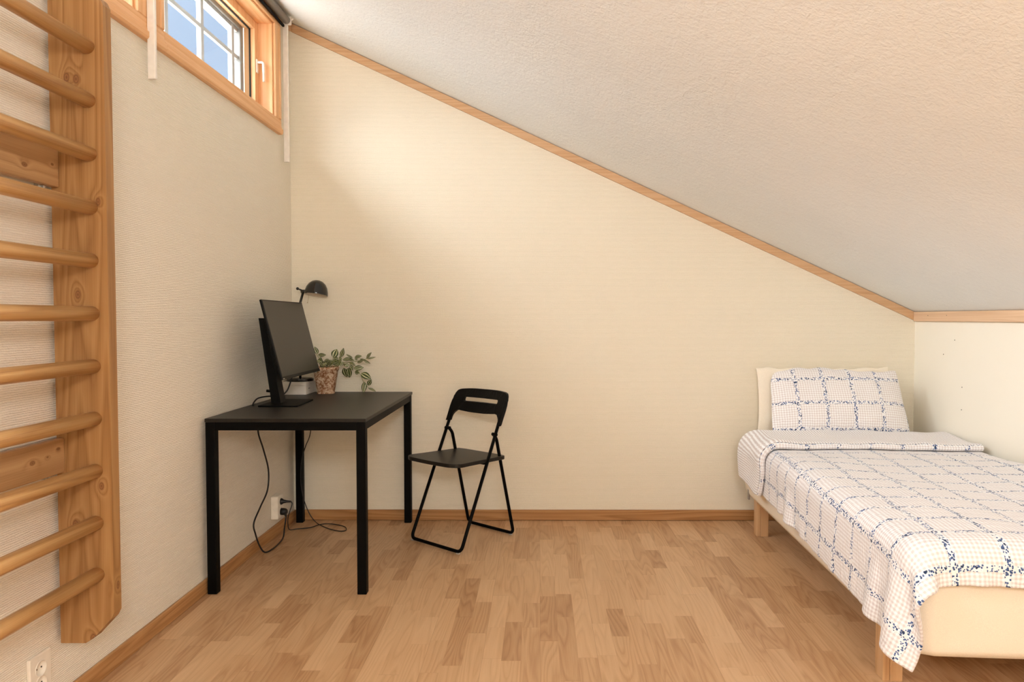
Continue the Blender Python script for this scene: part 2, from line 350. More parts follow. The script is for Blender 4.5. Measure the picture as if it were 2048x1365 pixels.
def prism(bm, pts, axis, a0, a1):
    """extrude a 2D polygon; axis Y: pts are (x,z); axis X: pts are (y,z); axis Z: pts are (x,y)"""
    def P(p, a): return {'Y': (p[0], a, p[1]), 'X': (a, p[0], p[1]), 'Z': (p[0], p[1], a)}[axis]
    A = [bm.verts.new(P(p, a0)) for p in pts]; B = [bm.verts.new(P(p, a1)) for p in pts]
    n = len(pts); bm.faces.new(A); bm.faces.new(B[::-1])
    for i in range(n): bm.faces.new((A[i], B[i], B[(i + 1) % n], A[(i + 1) % n]))
def bevel_all(bm, off, seg=2, ang=0.5):
    es = [e for e in bm.edges if len(e.link_faces) == 2 and e.calc_face_angle(0) > ang]
    bmesh.ops.bevel(bm, geom=es, offset=off, segments=seg, profile=0.5, affect='EDGES')
def catmull(pts, n=8):
    pts = [Vector(p) for p in pts]; P = [pts[0] * 2 - pts[1]] + pts + [pts[-1] * 2 - pts[-2]]; out = []
    for i in range(1, len(P) - 2):
        for k in range(n):
            t = k / n; a, b, c, d = P[i - 1], P[i], P[i + 1], P[i + 2]
            out.append(0.5 * ((2 * b) + (c - a) * t + (2 * a - 5 * b + 4 * c - d) * t * t + (3 * b - a - 3 * c + d) * t ** 3))
    out.append(pts[-1]); return out
def fillet(pts, r, n=6):
    """polyline with rounded corners"""
    pts = [Vector(p) for p in pts]; out = [pts[0]]
    for i in range(1, len(pts) - 1):
        a, b, c = pts[i - 1], pts[i], pts[i + 1]
        d1 = (a - b); d2 = (c - b); rr = min(r, d1.length * 0.45, d2.length * 0.45)
        p1 = b + d1.normalized() * rr; p2 = b + d2.normalized() * rr
        for k in range(n + 1):
            t = k / n; out.append(p1 * (1 - t) ** 2 + b * 2 * t * (1 - t) + p2 * t * t)
    out.append(pts[-1]); return out
def tube(bm, pts, r, seg=12, cap=True, radii=None):
    pts = [Vector(p) for p in pts]; rings = []; up = None
    for i, p in enumerate(pts):
        d = (pts[min(i + 1, len(pts) - 1)] - pts[max(i - 1, 0)]).normalized()
        if up is None:
            up = Vector((0, 0, 1)) if abs(d.z) < 0.9 else Vector((1, 0, 0))
        s = d.cross(up).normalized(); up = s.cross(d).normalized()
        rr = radii[i] if radii else r
        rings.append([bm.verts.new(p + (s * math.cos(t) + up * math.sin(t)) * rr) for t in [2 * math.pi * k / seg for k in range(seg)]])
    for A, B in zip(rings, rings[1:]):
        for k in range(seg): bm.faces.new((A[k], A[(k + 1) % seg], B[(k + 1) % seg], B[k]))
    if cap: bm.faces.new(rings[0][::-1]); bm.faces.new(rings[-1])
def lathe(bm, prof, seg=32, mat=None):
    """profile (r, z) turned about Z, then moved by mat"""
    rings = []
    for r, z in prof:
        if r < 1e-5: rings.append([bm.verts.new((0, 0, z))])
        else: rings.append([bm.verts.new((r * math.cos(2 * math.pi * k / seg), r * math.sin(2 * math.pi * k / seg), z)) for k in range(seg)])
    vs = [v for R in rings for v in R]
    for A, B in zip(rings, rings[1:]):
        for k in range(seg):
            k2 = (k + 1) % seg
            if len(A) == 1 and len(B) == 1: continue
            if len(A) == 1: bm.faces.new((A[0], B[k], B[k2]))
            elif len(B) == 1: bm.faces.new((A[k], A[k2], B[0]))
            else: bm.faces.new((A[k], A[k2], B[k2], B[k]))
    if mat is not None:
        for v in vs: v.co = mat @ v.co
def B(): return bmesh.new()

# ------------------------------------------------------------------ room shell
def struct(name, bm, m, parent=None, smooth=None):
    o = link(name, bm, m, parent, smooth)
    if parent is None: o['kind'] = 'structure'
    return o
bm = B(); box(bm, XL - 0.2, XR + 0.2, YF - 0.2, YB + 0.2, -0.12, 0.0); struct('floor', bm, M['floor'])
TH = 0.2
bm = B(); prism(bm, [(XL - TH, 0), (XR + 0.1, 0), (XR + 0.1, zc(XR + 0.1)), (XL - TH, zc(XL - TH))], 'Y', YB, YB + TH); struct('wall_back', bm, M['wall_back'])
bm = B(); prism(bm, [(XL - TH, 0), (XR + 0.1, 0), (XR + 0.1, zc(XR + 0.1)), (XL - TH, zc(XL - TH))], 'Y', YF - TH, YF); struct('wall_rear', bm, M['wall_back'])
bm = B(); box(bm, XR, XR + 0.1, YF, YB, 0, zc(XR) + 0.0); WR = struct('wall_right', bm, M['wall_right'])
for y, z in ((3.801, .967), (3.629, .809), (3.63, .695), (3.70, 1.045)):
    bm = B(); lathe(bm, [(0, 0), (0.0028, 0), (0.0028, 0.0012), (0, 0.0016)], 10, Matrix.Translation((XR, y, z)) @ Matrix.Rotation(-math.pi / 2, 4, 'Y'))
    link('nail_hole', bm, M['ink'], WR, True)
bm = B(); prism(bm, [(XL - TH, zc(XL - TH)), (XR + 0.1, zc(XR + 0.1)), (XR + 0.1, zc(XR + 0.1) + 0.15), (XL - TH, zc(XL - TH) + 0.15)], 'Y', YF - TH, YB + TH); struct('ceiling', bm, M['ceiling'])
# left wall with its two window openings
OZ0, OZ1 = 2.225, 2.715
W1, W2, W3 = (2.705, 3.838), (1.40, 2.530), (0.10, 1.230)
bm = B()
box(bm, XL - TH, XL, YF, YB, 0, OZ0); box(bm, XL - TH, XL, YF, YB, OZ1, zc(XL))
for y0, y1 in ((YF, W3[0]), (W3[1], W2[0]), (W2[1], W1[0]), (W1[1], YB)): box(bm, XL - TH, XL, y0, y1, OZ0, OZ1)
struct('wall_left', bm, M['wall_left'])

# baseboards
def baseboard(name, bm, m): bevel_all(bm, 0.003); struct(name, bm, m)
bm = B(); box(bm, XL, XL + 0.012, YF, YB, 0, 0.060); baseboard('baseboard_left', bm, M['base_y'])
bm = B(); box(bm, XL + 0.012, XR, YB - 0.012, YB, 0.0015, 0.061); baseboard('baseboard_back', bm, M['base_x'])
bm = B(); box(bm, XR - 0.012, XR, YF, YB - 0.012, 0, 0.060); baseboard('baseboard_right', bm, M['base_y'])
# wooden mouldings under the ceiling
def slope_pts(x): return zc(x)
bm = B()
hh = 0.046
prism(bm, [(XL + 0.014, zc(XL + .014) - 0.004), (XR - 0.0, zc(XR) - 0.004), (XR, zc(XR) - hh - 0.004), (XL + 0.014, zc(XL + .014) - hh - 0.004)], 'Y', YB - 0.013, YB)
bevel_all(bm, 0.002); struct('trim_1', bm, M['trim_x'])
bm = B(); box(bm, XR - 0.016, XR, YF, YB - 0.013, zc(XR) - 0.052, zc(XR) + 0.001); bevel_all(bm, 0.003); T2 = struct('trim_2', bm, M['trim_y'])
for y in (3.93, 3.75):
    bm = B(); lathe(bm, [(0, 0), (0.0022, 0), (0.0022, 0.001), (0, 0.0014)], 10, Matrix.Translation((XR - 0.016, y, 1.172)) @ Matrix.Rotation(-math.pi / 2, 4, 'Y'))
    link('nail_head', bm, M['ink'], T2, True)
bm = B(); box(bm, XL, XL + 0.014, YF, YB, zc(XL) - 0.052, zc(XL) - 0.006); bevel_all(bm, 0.002); struct('trim_3', bm, M['trim_y'])

# windows
def window(name, y0, y1, casing_far, casing_near, label):
    root = bpy.data.objects.new(name, None); C.objects.link(root); root['kind'] = 'structure'; root.location = (XL, (y0 + y1) / 2, OZ0)
    off = -Vector(root.location)
    def part(n, bm, m, smooth=None):
        bmesh.ops.translate(bm, verts=bm.verts[:], vec=off); return link(n, bm, m, root, smooth)
    # bottom casing: moulded board, two steps, with a drip nose
    ya, yb = y0 - casing_near, y1 + casing_far
    prof = [(XL, OZ0 - 0.078), (XL + 0.020, OZ0 - 0.078), (XL + 0.026, OZ0 - 0.070), (XL + 0.026, OZ0 - 0.052), (XL + 0.019, OZ0 - 0.046),
            (XL + 0.019, OZ0 - 0.040), (XL + 0.016, OZ0 - 0.036), (XL + 0.016, OZ0 - 0.004), (XL + 0.013, OZ0), (XL, OZ0)]
    bm = B(); prism(bm, prof, 'Y', ya, yb); part('bottom_casing', bm, M['casing_y'])
    bm = B(); box(bm, XL, XL + 0.016, ya, yb, OZ1, OZ1 + 0.045, 0.003); part('top_casing', bm, M['casing_y'])
    for a_, b_ in ((ya, y0), (y1, yb)):
        if b_ - a_ < 0.01: continue
        bm = B(); box(bm, XL, XL + 0.016, a_, b_, OZ0 - 0.0005, OZ1 + 0.0005, 0.003)
        if b_ - a_ > 0.05: box(bm, XL + 0.014, XL + 0.020, b_ - 0.028, b_ - 0.004, OZ0 + 0.0005, OZ1, 0.003)
        part('side_casing', bm, M['casing_z'])
    # reveal boards
    bm = B(); box(bm, XL - 0.085, XL + 0.001, y0, y1, OZ0 - 0.001, OZ0 + 0.010); part('sill', bm, M['casing_y'])
    bm = B(); box(bm, XL - 0.085, XL + 0.001, y0, y1, OZ1 - 0.010, OZ1 + 0.001); part('head_reveal', bm, M['casing_y'])
    for a_, b_ in ((y0 - 0.001, y0 + 0.010), (y1 - 0.010, y1 + 0.001)):
        bm = B(); box(bm, XL - 0.085, XL + 0.001, a_, b_, OZ0 + 0.010, OZ1 - 0.010); part('jamb', bm, M['casing_z'])
    # opening sash, wood inside
    f0, f1 = XL - 0.130, XL - 0.072
    s = 0.042; ya, yb, za, zb = y0 + 0.010, y1 - 0.010, OZ0 + 0.010, OZ1 - 0.010
    bm = B()
    box(bm, f0, f1, ya, ya + s, za, zb, 0.003); box(bm, f0, f1, yb - s, yb, za, zb, 0.003)
    box(bm, f0, f1, ya + s, yb - s, za, za + s, 0.003); box(bm, f0, f1, ya + s, yb - s, zb - s, zb, 0.003)
    sash = part('sash', bm, M['casing_z'])
    bm = B(); g0, g1 = XL - 0.106, XL - 0.102
    box(bm, g0, g1, ya + s, yb - s, za + s, zb - s); pane = part('pane', bm, M['glass'])
    bm = B(); q = s + 0.001
    for a_ in (0, 1):
        yy = ya + q if a_ == 0 else yb - q - 0.004
        box(bm, g1, g1 + 0.008, yy, yy + 0.004, za + q, zb - q)
    for zz in (za + q, zb - q - 0.004): box(bm, g1, g1 + 0.008, ya + q + 0.004, yb - q - 0.004, zz, zz + 0.004)
    part('gasket', bm, M['dark_gap'])
    # outer grey frame and glazing bars
    e0, e1 = XL - 0.152, XL - 0.120
    bm = B(); w = 0.062; ya2, yb2 = ya + s - 0.012, yb - s + 0.012; za2, zb2 = za + 0.01, zb - 0.01
    box(bm, XL - 0.175, XL - 0.131, ya2 + 0.012, ya2 + 0.012 + 0.030, za2, zb2, 0.004); box(bm, XL - 0.175, XL - 0.131, yb2 - 0.012 - 0.038, yb2 - 0.012, za2, zb2, 0.004)
    box(bm, XL - 0.175, XL - 0.131, ya2 + 0.043, yb2 - 0.051, za2, za2 + 0.05, 0.004); box(bm, XL - 0.175, XL - 0.131, ya2 + 0.043, yb2 - 0.051, zb2 - 0.05, zb2, 0.004)
    part('outer_frame', bm, M['grey_frame'])
    L_ = y1 - y0
    for k in range(3):
        yb_ = y0 + 0.325 + 0.322 * k
        if k == 2: yb_ = y0 + 0.98
        bm = B(); box(bm, XL - 0.165, XL - 0.142, yb_ - 0.014, yb_ + 0.014, za2 + 0.045, zb2 - 0.045, 0.003); part('glazing_bar', bm, M['muntin'])
    for zz in (2.500, 2.640):
        bm = B(); box(bm, XL - 0.162, XL - 0.145, ya2 + 0.04, yb2 - 0.05, zz - 0.010, zz + 0.010, 0.002); part('glazing_bar', bm, M['muntin'])
    # lever handle on the sash's far stile
    bm = B(); yh = y1 - 0.034
    box(bm, f1, f1 + 0.007, yh - 0.011, yh + 0.011, 2.44, 2.51, 0.003)
    tube(bm, fillet([(f1 + 0.004, yh, 2.495), (f1 + 0.036, yh, 2.495), (f1 + 0.038, yh, 2.395)], 0.012), 0.0062, 10)
    part('handle', bm, M['white_plastic'], True)
    return root
window('window_1', W1[0], W1[1], 0.075, 0.0, '')
window('window_2', W2[0], W2[1], 0.174, 0.0, '')
window('window_3', W3[0], W3[1], 0.169, 0.09, '')
# roof eave outside, over the windows
bm = B(); box(bm, -1.99, -1.965, -1.0, 5.2, 2.99, 3.16); struct('trim_4', bm, M['eave'])
bm = B(); box(bm, -1.965, XL - TH, -1.0, 5.2, 3.05, 3.07); struct('trim_5', bm, M['eave'])

# roller blinds with their white chain covers
def blind(name, y0, y1, label):
    r = empty(name, (XL, (y0 + y1) / 2, 2.775), label, 'blind'); off = -Vector(r.location)
    def part(n, bm, m, sm=None): bmesh.ops.translate(bm, verts=bm.verts[:], vec=off); return link(n, bm, m, r, sm)
    bm = B(); xx = XL + 0.040
    tube(bm, [(xx, y0 + 0.012, 2.768), (xx, y1 - 0.012, 2.768)], 0.020, 24); part('roller', bm, M['grey_metal'], True)
    bm = B(); box(bm, XL + 0.021, XL + 0.033, y0 + 0.015, y1 - 0.02, 2.728, 2.742, 0.003); part('bottom_rail', bm, M['black_metal'])
    for a_ in (y0, y1 - 0.008):
        bm = B(); box(bm, XL + 0.0145, XL + 0.064, a_, a_ + 0.008, 2.745, 2.792, 0.002)
        tube(bm, [(xx + 0.024, a_ + 0.004, 2.772), (xx + 0.034, a_ + 0.004, 2.780)], 0.005, 8); part('bracket', bm, M['white_plastic'])
    bm = B(); box(bm, XL + 0.017, XL + 0.045, y1 - 0.009, y1 + 0.006, 2.008, 2.744, 0.003); part('chain_cover', bm, M['white_plastic'])
    return r
blind('roller_blind', 2.66, 3.952, 'grey roller blind rolled up above the panes, its white chain cover hanging by the corner')
blind('roller_blind', 1.30, 2.590, 'roller blind of the nearer window, its white chain cover hanging left of the blue panes')

# ------------------------------------------------------------------ wall bars
YS = 2.063
wb = empty('wall_bars', (XL, YS, 0.21), 'pine wall bars with round rungs mounted on the left wall', 'wall bars'); off = -Vector(wb.location)
def wpart(n, bm, m, sm=None, par=None):
    # keep world-based object coordinates for the grain: shift the object, not the mesh
    o = link(n, bm, m, wb, sm); o.location = off; return o
for ys in (YS, 1.17):
    bm = B()
    prism(bm, [(-1.395, 0.211), (-1.322, 0.211), (-1.300, 0.225), (-1.246, 0.283), (-1.238, 0.300), (-1.238, 2.045), (-1.246, 2.063), (-1.322, 2.135), (-1.395, 2.135)], 'Y', ys, ys + 0.037)
    bevel_all(bm, 0.0035); wpart('stile', bm, M['stile'])
for k in range(11):
    z = 0.413 + 0.1515 * k
    bm = B(); tube(bm, [(-1.2865, 1.207 - 0.02, z), (-1.2865, YS + 0.02, z)], 0.0208, 28)
    for v in bm.verts:                              # slightly oval, slightly worn
        v.co.x += (v.co.x + 1.2865) * 0.12 + 0.0006 * math.sin(9 * v.co.z)
    wpart('rung', bm, M['rung'], True)
for z0, z1 in ((1.530, 1.637), (0.713, 0.812)):
    bm = B(); box(bm, -1.394, -1.372, 1.208, YS - 0.0005, z0, z1, 0.003); wpart('back_rail', bm, M['rail'])
    bm = B(); box(bm, XL + 0.0002, -1.3945, YS - 0.05, YS - 0.032, z0 - 0.012, z0 + 0.02, 0.002)
    box(bm, XL + 0.0002, -1.385, YS - 0.046, YS - 0.036, z0 - 0.012, z0 - 0.0005, 0.001); wpart('wall_fixing', bm, M['steel'])
for z0, z1 in ((1.530, 1.637), (0.713, 0.812)):
    bm = B(); box(bm, XL + 0.0002, -1.3948, YS + 0.006, YS + 0.03, z0 + 0.02, z1 - 0.02, 0.002); wpart('spacer', bm, M['rail'])

# ------------------------------------------------------------------ outlets
def outlet(loc, w, h, d, holes, label):
    r = empty('power_outlet', loc, label, 'outlet')
    bm = B(); box(bm, 0.0002, d, -w / 2, w / 2, 0, h, min(0.006, d * 0.3), 3); link('housing', bm, M['outlet'], r, None)
    for zz in holes:
        bm = B()
        Mx = Matrix.Translation((d, 0, zz)) @ Matrix.Rotation(math.pi / 2, 4, 'Y')
        lathe(bm, [(0.0235, 0.0), (0.0225, 0.002), (0.0205, 0.0012), (0.0195, -0.006), (0, -0.006)], 28, Mx)
        s = link('socket', bm, M['outlet'], r, True)
        for dz in (-0.0095, 0.0095):
            bm = B(); lathe(bm, [(0, 0.0006), (0.0024, 0.0006), (0.0024, -0.001), (0, -0.001)], 10, Matrix.Translation((d - 0.0055, dz, zz)) @ Matrix.Rotation(math.pi / 2, 4, 'Y'))
            link('pin_hole', bm, M['dark_gap'], s, False)
    return r
o1 = outlet((XL, 1.985, 0.062), 0.086, 0.154, 0.011, (0.070, 0.113), 'flush white double power outlet low on the left wall below the wall bars')
o2 = outlet((XL, 3.775, 0.100), 0.082, 0.122, 0.040, (0.034, 0.088), 'boxy surface-mounted white power outlet under the desk, two black plugs in it')
# cut shallow wells so that the sockets read as recessed cups
for r, d, w, h, hs in ((o1, 0.011, 0.086, 0.154, (0.070, 0.113)), (o2, 0.040, 0.082, 0.122, (0.034, 0.088))):
    hs_ob = [c for c in r.children if c.name.startswith('housing')][0]
    cut = B()
    for zz in hs: lathe(cut, [(0, -0.0068), (0.0200, -0.0068), (0.0222, 0.02), (0, 0.02)], 28, Matrix.Translation((d, 0, zz)) @ Matrix.Rotation(math.pi / 2, 4, 'Y'))
    bmesh.ops.recalc_face_normals(cut, faces=cut.faces[:])
    me = bpy.data.meshes.new('well'); cut.to_mesh(me); cut.free()
    co_ = bpy.data.objects.new('well', me); C.objects.link(co_); co_.parent = r
    md = hs_ob.modifiers.new('well', 'BOOLEAN'); md.object = co_; md.operation = 'DIFFERENCE'; md.solver = 'EXACT'
    bpy.context.view_layer.update()
    dg = bpy.context.evaluated_depsgraph_get(); nm = bpy.data.meshes.new_from_object(hs_ob.evaluated_get(dg))
    hs_ob.modifiers.clear(); hs_ob.data = nm; bpy.data.objects.remove(co_)

# ------------------------------------------------------------------ desk
DX0, DX1, DY0, DY1 = -1.394, -0.724, 2.973, 4.073
dk = empty('desk', (DX0, DY0, 0), 'black rectangular desk with slim square legs in the corner', 'desk')
lw, ld = DX1 - DX0, DY1 - DY0
bm = B(); box(bm, 0, lw, 0, ld, 0.7245, 0.740, 0.002); link('table_top', bm, M['desk'], dk)
bm = B(); q = 0.006; h0, h1 = 0.690, 0.7243; t_ = 0.02
for x0_, x1_, y0_, y1_ in ((0.040, lw - 0.040, q, q + t_), (0.040, lw - 0.040, ld - q - t_, ld - q), (q, q + t_, 0.0405, ld - 0.0405), (lw - q - t_, lw - q, 0.0405, ld - 0.0405)):
    bm = B(); box(bm, x0_, x1_, y0_, y1_, h0, h1, 0.001); link('apron', bm, M['black_metal'], dk)
for ix, (x0, y0) in enumerate(((0.002, 0.002), (lw - 0.0405, 0.002), (0.015, ld - 0.0425), (lw - 0.0425, ld - 0.0425))):
    bm = B(); box(bm, x0, x0 + 0.0385, y0, y0 + 0.0385, 0.0, 0.7243, 0.0025); link('leg', bm, M['black_metal'], dk)

# ------------------------------------------------------------------ folding chair
F0 = Vector((-0.532, 3.600, 0)); ud = Vector((0.765, -0.644)).normalized(); ang = math.atan2(ud.y, ud.x)
ch = empty('folding_chair', F0, 'black folding chair with a slotted plastic backrest standing right of the desk', 'chair', ang)
# local axes: x = across, y = towards the backrest, z = up
hw = 0.186; rt = 0.0085
def fy(z): return 0.005 + 0.452 * (z - 0.012)
bm = B()
path = fillet([(-hw + 0.003, fy(0.66), 0.66), (-hw, fy(0.0115), 0.0115), (hw, fy(0.0115), 0.0115), (hw - 0.003, fy(0.66), 0.66)], 0.032, 8)
tube(bm, path, rt, 14); link('front_frame', bm, M['black_metal'], ch, True)
rw = 0.170
bm = B()
path = fillet([(-rw + 0.004, 0.255, 0.560), (-rw + 0.004, 0.278, 0.535), (-rw, 0.405, 0.0115), (rw, 0.405, 0.0115), (rw - 0.004, 0.278, 0.535), (rw - 0.004, 0.255, 0.560)], 0.032, 8)
tube(bm, path, rt, 14); link('rear_frame', bm, M['black_metal'], ch, True)
for sx in (-1, 1):
    bm = B(); tube(bm, [(sx * (rw - 0.010), 0.257, 0.560), (sx * (hw + 0.006), 0.251, 0.560)], 0.009, 12); link('pivot', bm, M['black_metal'], ch, True)
# seat: a flat panel, wider at the front with rounded corners
bm = B()
SY0, SY1 = -0.040, 0.345; ST = 0.444
outline = [(-0.178, SY1 - 0.01), (-0.188, SY0 + 0.13), (-0.198, SY0 + 0.035), (-0.150, SY0 - 0.002), (0.0, SY0 - 0.010), (0.150, SY0 - 0.002), (0.198, SY0 + 0.035), (0.188, SY0 + 0.13), (0.178, SY1 - 0.01), (0.14, SY1), (-0.14, SY1)]
outline = [(p.x, p.y) for p in fillet([(x, y, 0) for x, y in outline + [outline[0]]], 0.035, 4)][1:]
prism(bm, outline, 'Z', ST - 0.019, ST); bmesh.ops.remove_doubles(bm, verts=bm.verts[:], dist=0.0004)
bevel_all(bm, 0.003, 2, 1.0)
Rs = Matrix.Translation((0, 0.15, ST)) @ Matrix.Rotation(math.radians(-1.5), 4, 'X') @ Matrix.Translation((0, -0.15, -ST))
bmesh.ops.transform(bm, matrix=Rs, verts=bm.verts[:]); link('seat', bm, M['seat'], ch)
bm = B(); box(bm, -rw + 0.012, rw - 0.012, 0.195, 0.215, ST - 0.035, ST - 0.020, 0.003)
tube(bm, [(-hw + 0.008, fy(0.43) , 0.418), (hw - 0.008, fy(0.43), 0.418)], 0.006, 8); link('seat_support', bm, M['black_metal'], ch)
# backrest: plastic shell, slot through it, sockets going down over the tubes; built flat in (x, s) then leaned
def backrest():
    bm = B(); nx, T = 36, 0.021
    zt, zb, zs = 0.770, 0.650, 0.600
    def yy(z, x): return fy(z) + 0.012 - 0.028 * (1 - (x / 0.195) ** 2) * -0.9
    outer = fillet([(-0.200, 0, zs), (-0.200, 0, zt - 0.07), (-0.190, 0, zt - 0.004), (-0.10, 0, zt + 0.003), (0.10, 0, zt + 0.003), (0.190, 0, zt - 0.004), (0.200, 0, zt - 0.07), (0.200, 0, zs),
                    (0.176, 0, zs), (0.176, 0, zs + 0.03), (0.150, 0, zb + 0.008), (0.05, 0, zb), (-0.05, 0, zb), (-0.150, 0, zb + 0.008), (-0.176, 0, zs + 0.03), (-0.176, 0, zs)], 0.03, 5)
    outer = [Vector((p.x, 0, p.z)) for p in outer]
    sl = fillet([(0.0, 0, 0.727), (-0.128, 0, 0.727), (-0.128, 0, 0.705), (0.128, 0, 0.705), (0.128, 0, 0.727), (0.0, 0, 0.727)], 0.011, 4)[:-1]
    # triangulated face with a hole, then extruded
    def ring(pts):
        vs = [bm.verts.new(p) for p in pts]; return vs, [bm.edges.new((vs[i], vs[(i + 1) % len(vs)])) for i in range(len(vs))]
    v1, e1 = ring(outer); v2, e2 = ring(sl)
    bmesh.ops.triangle_fill(bm, edges=e1 + e2, use_beauty=True)
    bmesh.ops.remove_doubles(bm, verts=bm.verts[:], dist=0.0003)
    for xs in [i * 0.02 for i in range(-9, 10)]:
        bmesh.ops.bisect_plane(bm, geom=bm.verts[:] + bm.edges[:] + bm.faces[:], plane_co=(xs, 0, 0), plane_no=(1, 0, 0))
    r = bmesh.ops.extrude_face_region(bm, geom=bm.faces[:])
    for v in r['geom']:
        if isinstance(v, bmesh.types.BMVert): v.co.y += T
    for v in bm.verts:
        t = min(1, max(0, (v.co.z - zs) / 0.05)); thin = 1.0 - 0.25 * max(0, (v.co.z - 0.72) / 0.05)
        v.co.y = (v.co.y - T / 2) * thin + fy(v.co.z) + 0.022 * (1 - (v.co.x / 0.195) ** 2)
    bevel_all(bm, 0.0028, 2, 0.9); return bm
link('backrest', backrest(), M['black_plastic'], ch)
for x, y in ((-hw + 0.01, fy(0.01)), (hw - 0.02, fy(0.01)), (-rw + 0.02, 0.405), (rw - 0.02, 0.405)):
    bm = B(); box(bm, x - 0.010, x + 0.010, y - 0.007, y + 0.007, 0.0, 0.006, 0.002); link('foot_cap', bm, M['foot'], ch)

# ------------------------------------------------------------------ monitor
mn = empty('monitor', (-1.232, 3.505, 0.740), 'black computer monitor on an arm stand, facing right on the desk', 'monitor'); mo = -Vector(mn.location)
def mpart(n, bm, m, sm=None, par=mn): bmesh.ops.translate(bm, verts=bm.verts[:], vec=mo) if par is mn else None; return link(n, bm, m, par, sm)
bm = B(); prism(bm, [(-1.325, 3.367), (-1.150, 3.362), (-1.140, 3.372), (-1.152, 3.640), (-1.160, 3.646), (-1.325, 3.646)], 'Z', 0.7402, 0.7465); bevel_all(bm, 0.0015)
mpart('stand_base', bm, M['black_metal'])
bm = B()
cp = [(-1.300, 0.7465), (-1.255, 0.7465), (-1.330, 1.158), (-1.358, 1.158)]
prism(bm, cp, 'Y', 3.470, 3.540); bevel_all(bm, 0.004, 2); mpart('stand_column', bm, M['black_plastic'])
# the panel: built upright facing +X then tilted back and set in place
NT, NB, FT, FB = Vector((-1.247, 3.222, 1.2425)), Vector((-1.155, 3.222, 0.879)), Vector((-1.262, 3.823, 1.2385)), Vector((-1.172, 3.823, 0.877))
ex = (FB - NB).normalized(); ey = (NT - NB).normalized(); ez = ex.cross(ey).normalized()
if ez.x < 0: ez = -ez
PW, PH = (FB - NB).length, (NT - NB).length
Mt = Matrix(((ex.x, ey.x, ez.x, NB.x), (ex.y, ey.y, ez.y, NB.y), (ex.z, ey.z, ez.z, NB.z), (0, 0, 0, 1)))
def panel(n, bm, m, sm=None):
    bmesh.ops.transform(bm, matrix=Mt, verts=bm.verts[:]); return mpart(n, bm, m, sm)
bm = B(); box(bm, 0, PW, 0, PH, -0.011, -0.0006, 0.002); box(bm, 0.08, PW - 0.08, 0.06, PH - 0.08, -0.030, -0.0105, 0.008); panel('back_shell', bm, M['black_plastic'])
bm = B(); box(bm, 0.007, PW - 0.007, 0.015, PH - 0.006, -0.0010, 0.0004); panel('screen', bm, M['screen'])
bm = B(); box(bm, 0.0, PW, 0.0, 0.0148, -0.0008, 0.0010, 0.0006); panel('chin', bm, M['black_plastic'])
bm = B(); box(bm, PW / 2 - 0.035, PW / 2 + 0.035, 0.15, 0.25, -0.062, -0.029, 0.004); panel('mount', bm, M['black_plastic'])
bm = B(); box(bm, 0.008, 0.028, 0.003, 0.007, 0.0008, 0.0016); panel('maker_badge', bm, M['steel'])
bm = B(); box(bm, PW - 0.075, PW - 0.045, -0.004, 0.002, -0.008, -0.002, 0.001); panel('button_row', bm, M['steel'])
bm = B(); tube(bm, [(-1.300, 3.50, 0.800), (-1.334, 3.50, 0.803)], 0.007, 12); mpart('cable_hook', bm, M['black_plastic'], True)
bm = B(); tube(bm, catmull([(-1.225, 3.57, 0.905), (-1.243, 3.585, 0.850), (-1.262, 3.575, 0.795), (-1.295, 3.555, 0.768), (-1.330, 3.52, 0.774), (-1.358, 3.46, 0.772), (-1.366, 3.425, 0.757), (-1.362, 3.40, 0.7445), (-1.372, 3.45, 0.7445)], 8), 0.0035, 10); mpart('video_cable', bm, M['cable'], True)

# white box beside the pot, lamp standing on it
bx = empty('storage_box', (-1.340, 3.998, 0.740), 'small white cardboard box behind the monitor, desk lamp standing on it', 'box')
bm = B(); box(bm, -0.064, 0.064, -0.085, 0.085, 0, 0.050, 0.0012); link('body', bm, M['box'], bx)
bm = B(); box(bm, -0.0655, 0.0655, -0.0865, 0.0865, 0.0502, 0.069, 0.0012); link('lid', bm, M['box'], bx)
for k in range(2):
    bm = B(); box(bm, 0.0640, 0.0645, -0.045 + 0.013 * k, -0.036 + 0.013 * k, 0.028, 0.034); link('printed_mark', bm, M['ink'], bx)
lp = empty('desk_lamp', (-1.333, 3.990, 0.8092), 'small black desk lamp with a domed shade peeking over the monitor', 'lamp'); lo = -Vector(lp.location)
bm = B(); lathe(bm, [(0, 0), (0.070, 0), (0.073, 0.003), (0.072, 0.012), (0.062, 0.018), (0.012, 0.022), (0, 0.022)], 36); link('base', bm, M['enamel'], lp, True)
bm = B(); tube(bm, [(0.0, 0, 0.02), (0.002, 0, 0.425), (0.022, 0, 0.498)], 0.0068, 14); link('pole', bm, M['enamel'], lp, True)
bm = B(); tube(bm, [(0.010, 0, 0.497), (0.040, 0, 0.497)], 0.010, 14); tube(bm, [(-0.006, 0, 0.510), (0.014, 0, 0.503)], 0.0045, 10)
lathe(bm, [(0, -0.003), (0.007, -0.003), (0.0085, 0), (0.007, 0.003), (0, 0.003)], 14, Matrix.Translation((-0.010, 0, 0.512)) @ Matrix.Rotation(math.pi / 2, 4, 'X'))
link('hinge', bm, M['enamel'], lp, True)
Ms = Matrix.Translation((0.0935, -0.006, 0.476)) @ Matrix.Rotation(math.radians(-9), 4, 'X') @ Matrix.Rotation(math.radians(5), 4, 'Y')
prof = [(0.0635, 0.0), (0.0640, 0.002), (0.0628, 0.018), (0.057, 0.042), (0.046, 0.062), (0.030, 0.076), (0.014, 0.0825), (0, 0.084)]
bm = B(); lathe(bm, prof, 40, Ms); sh = link('shade', bm, M['enamel'], lp, True)
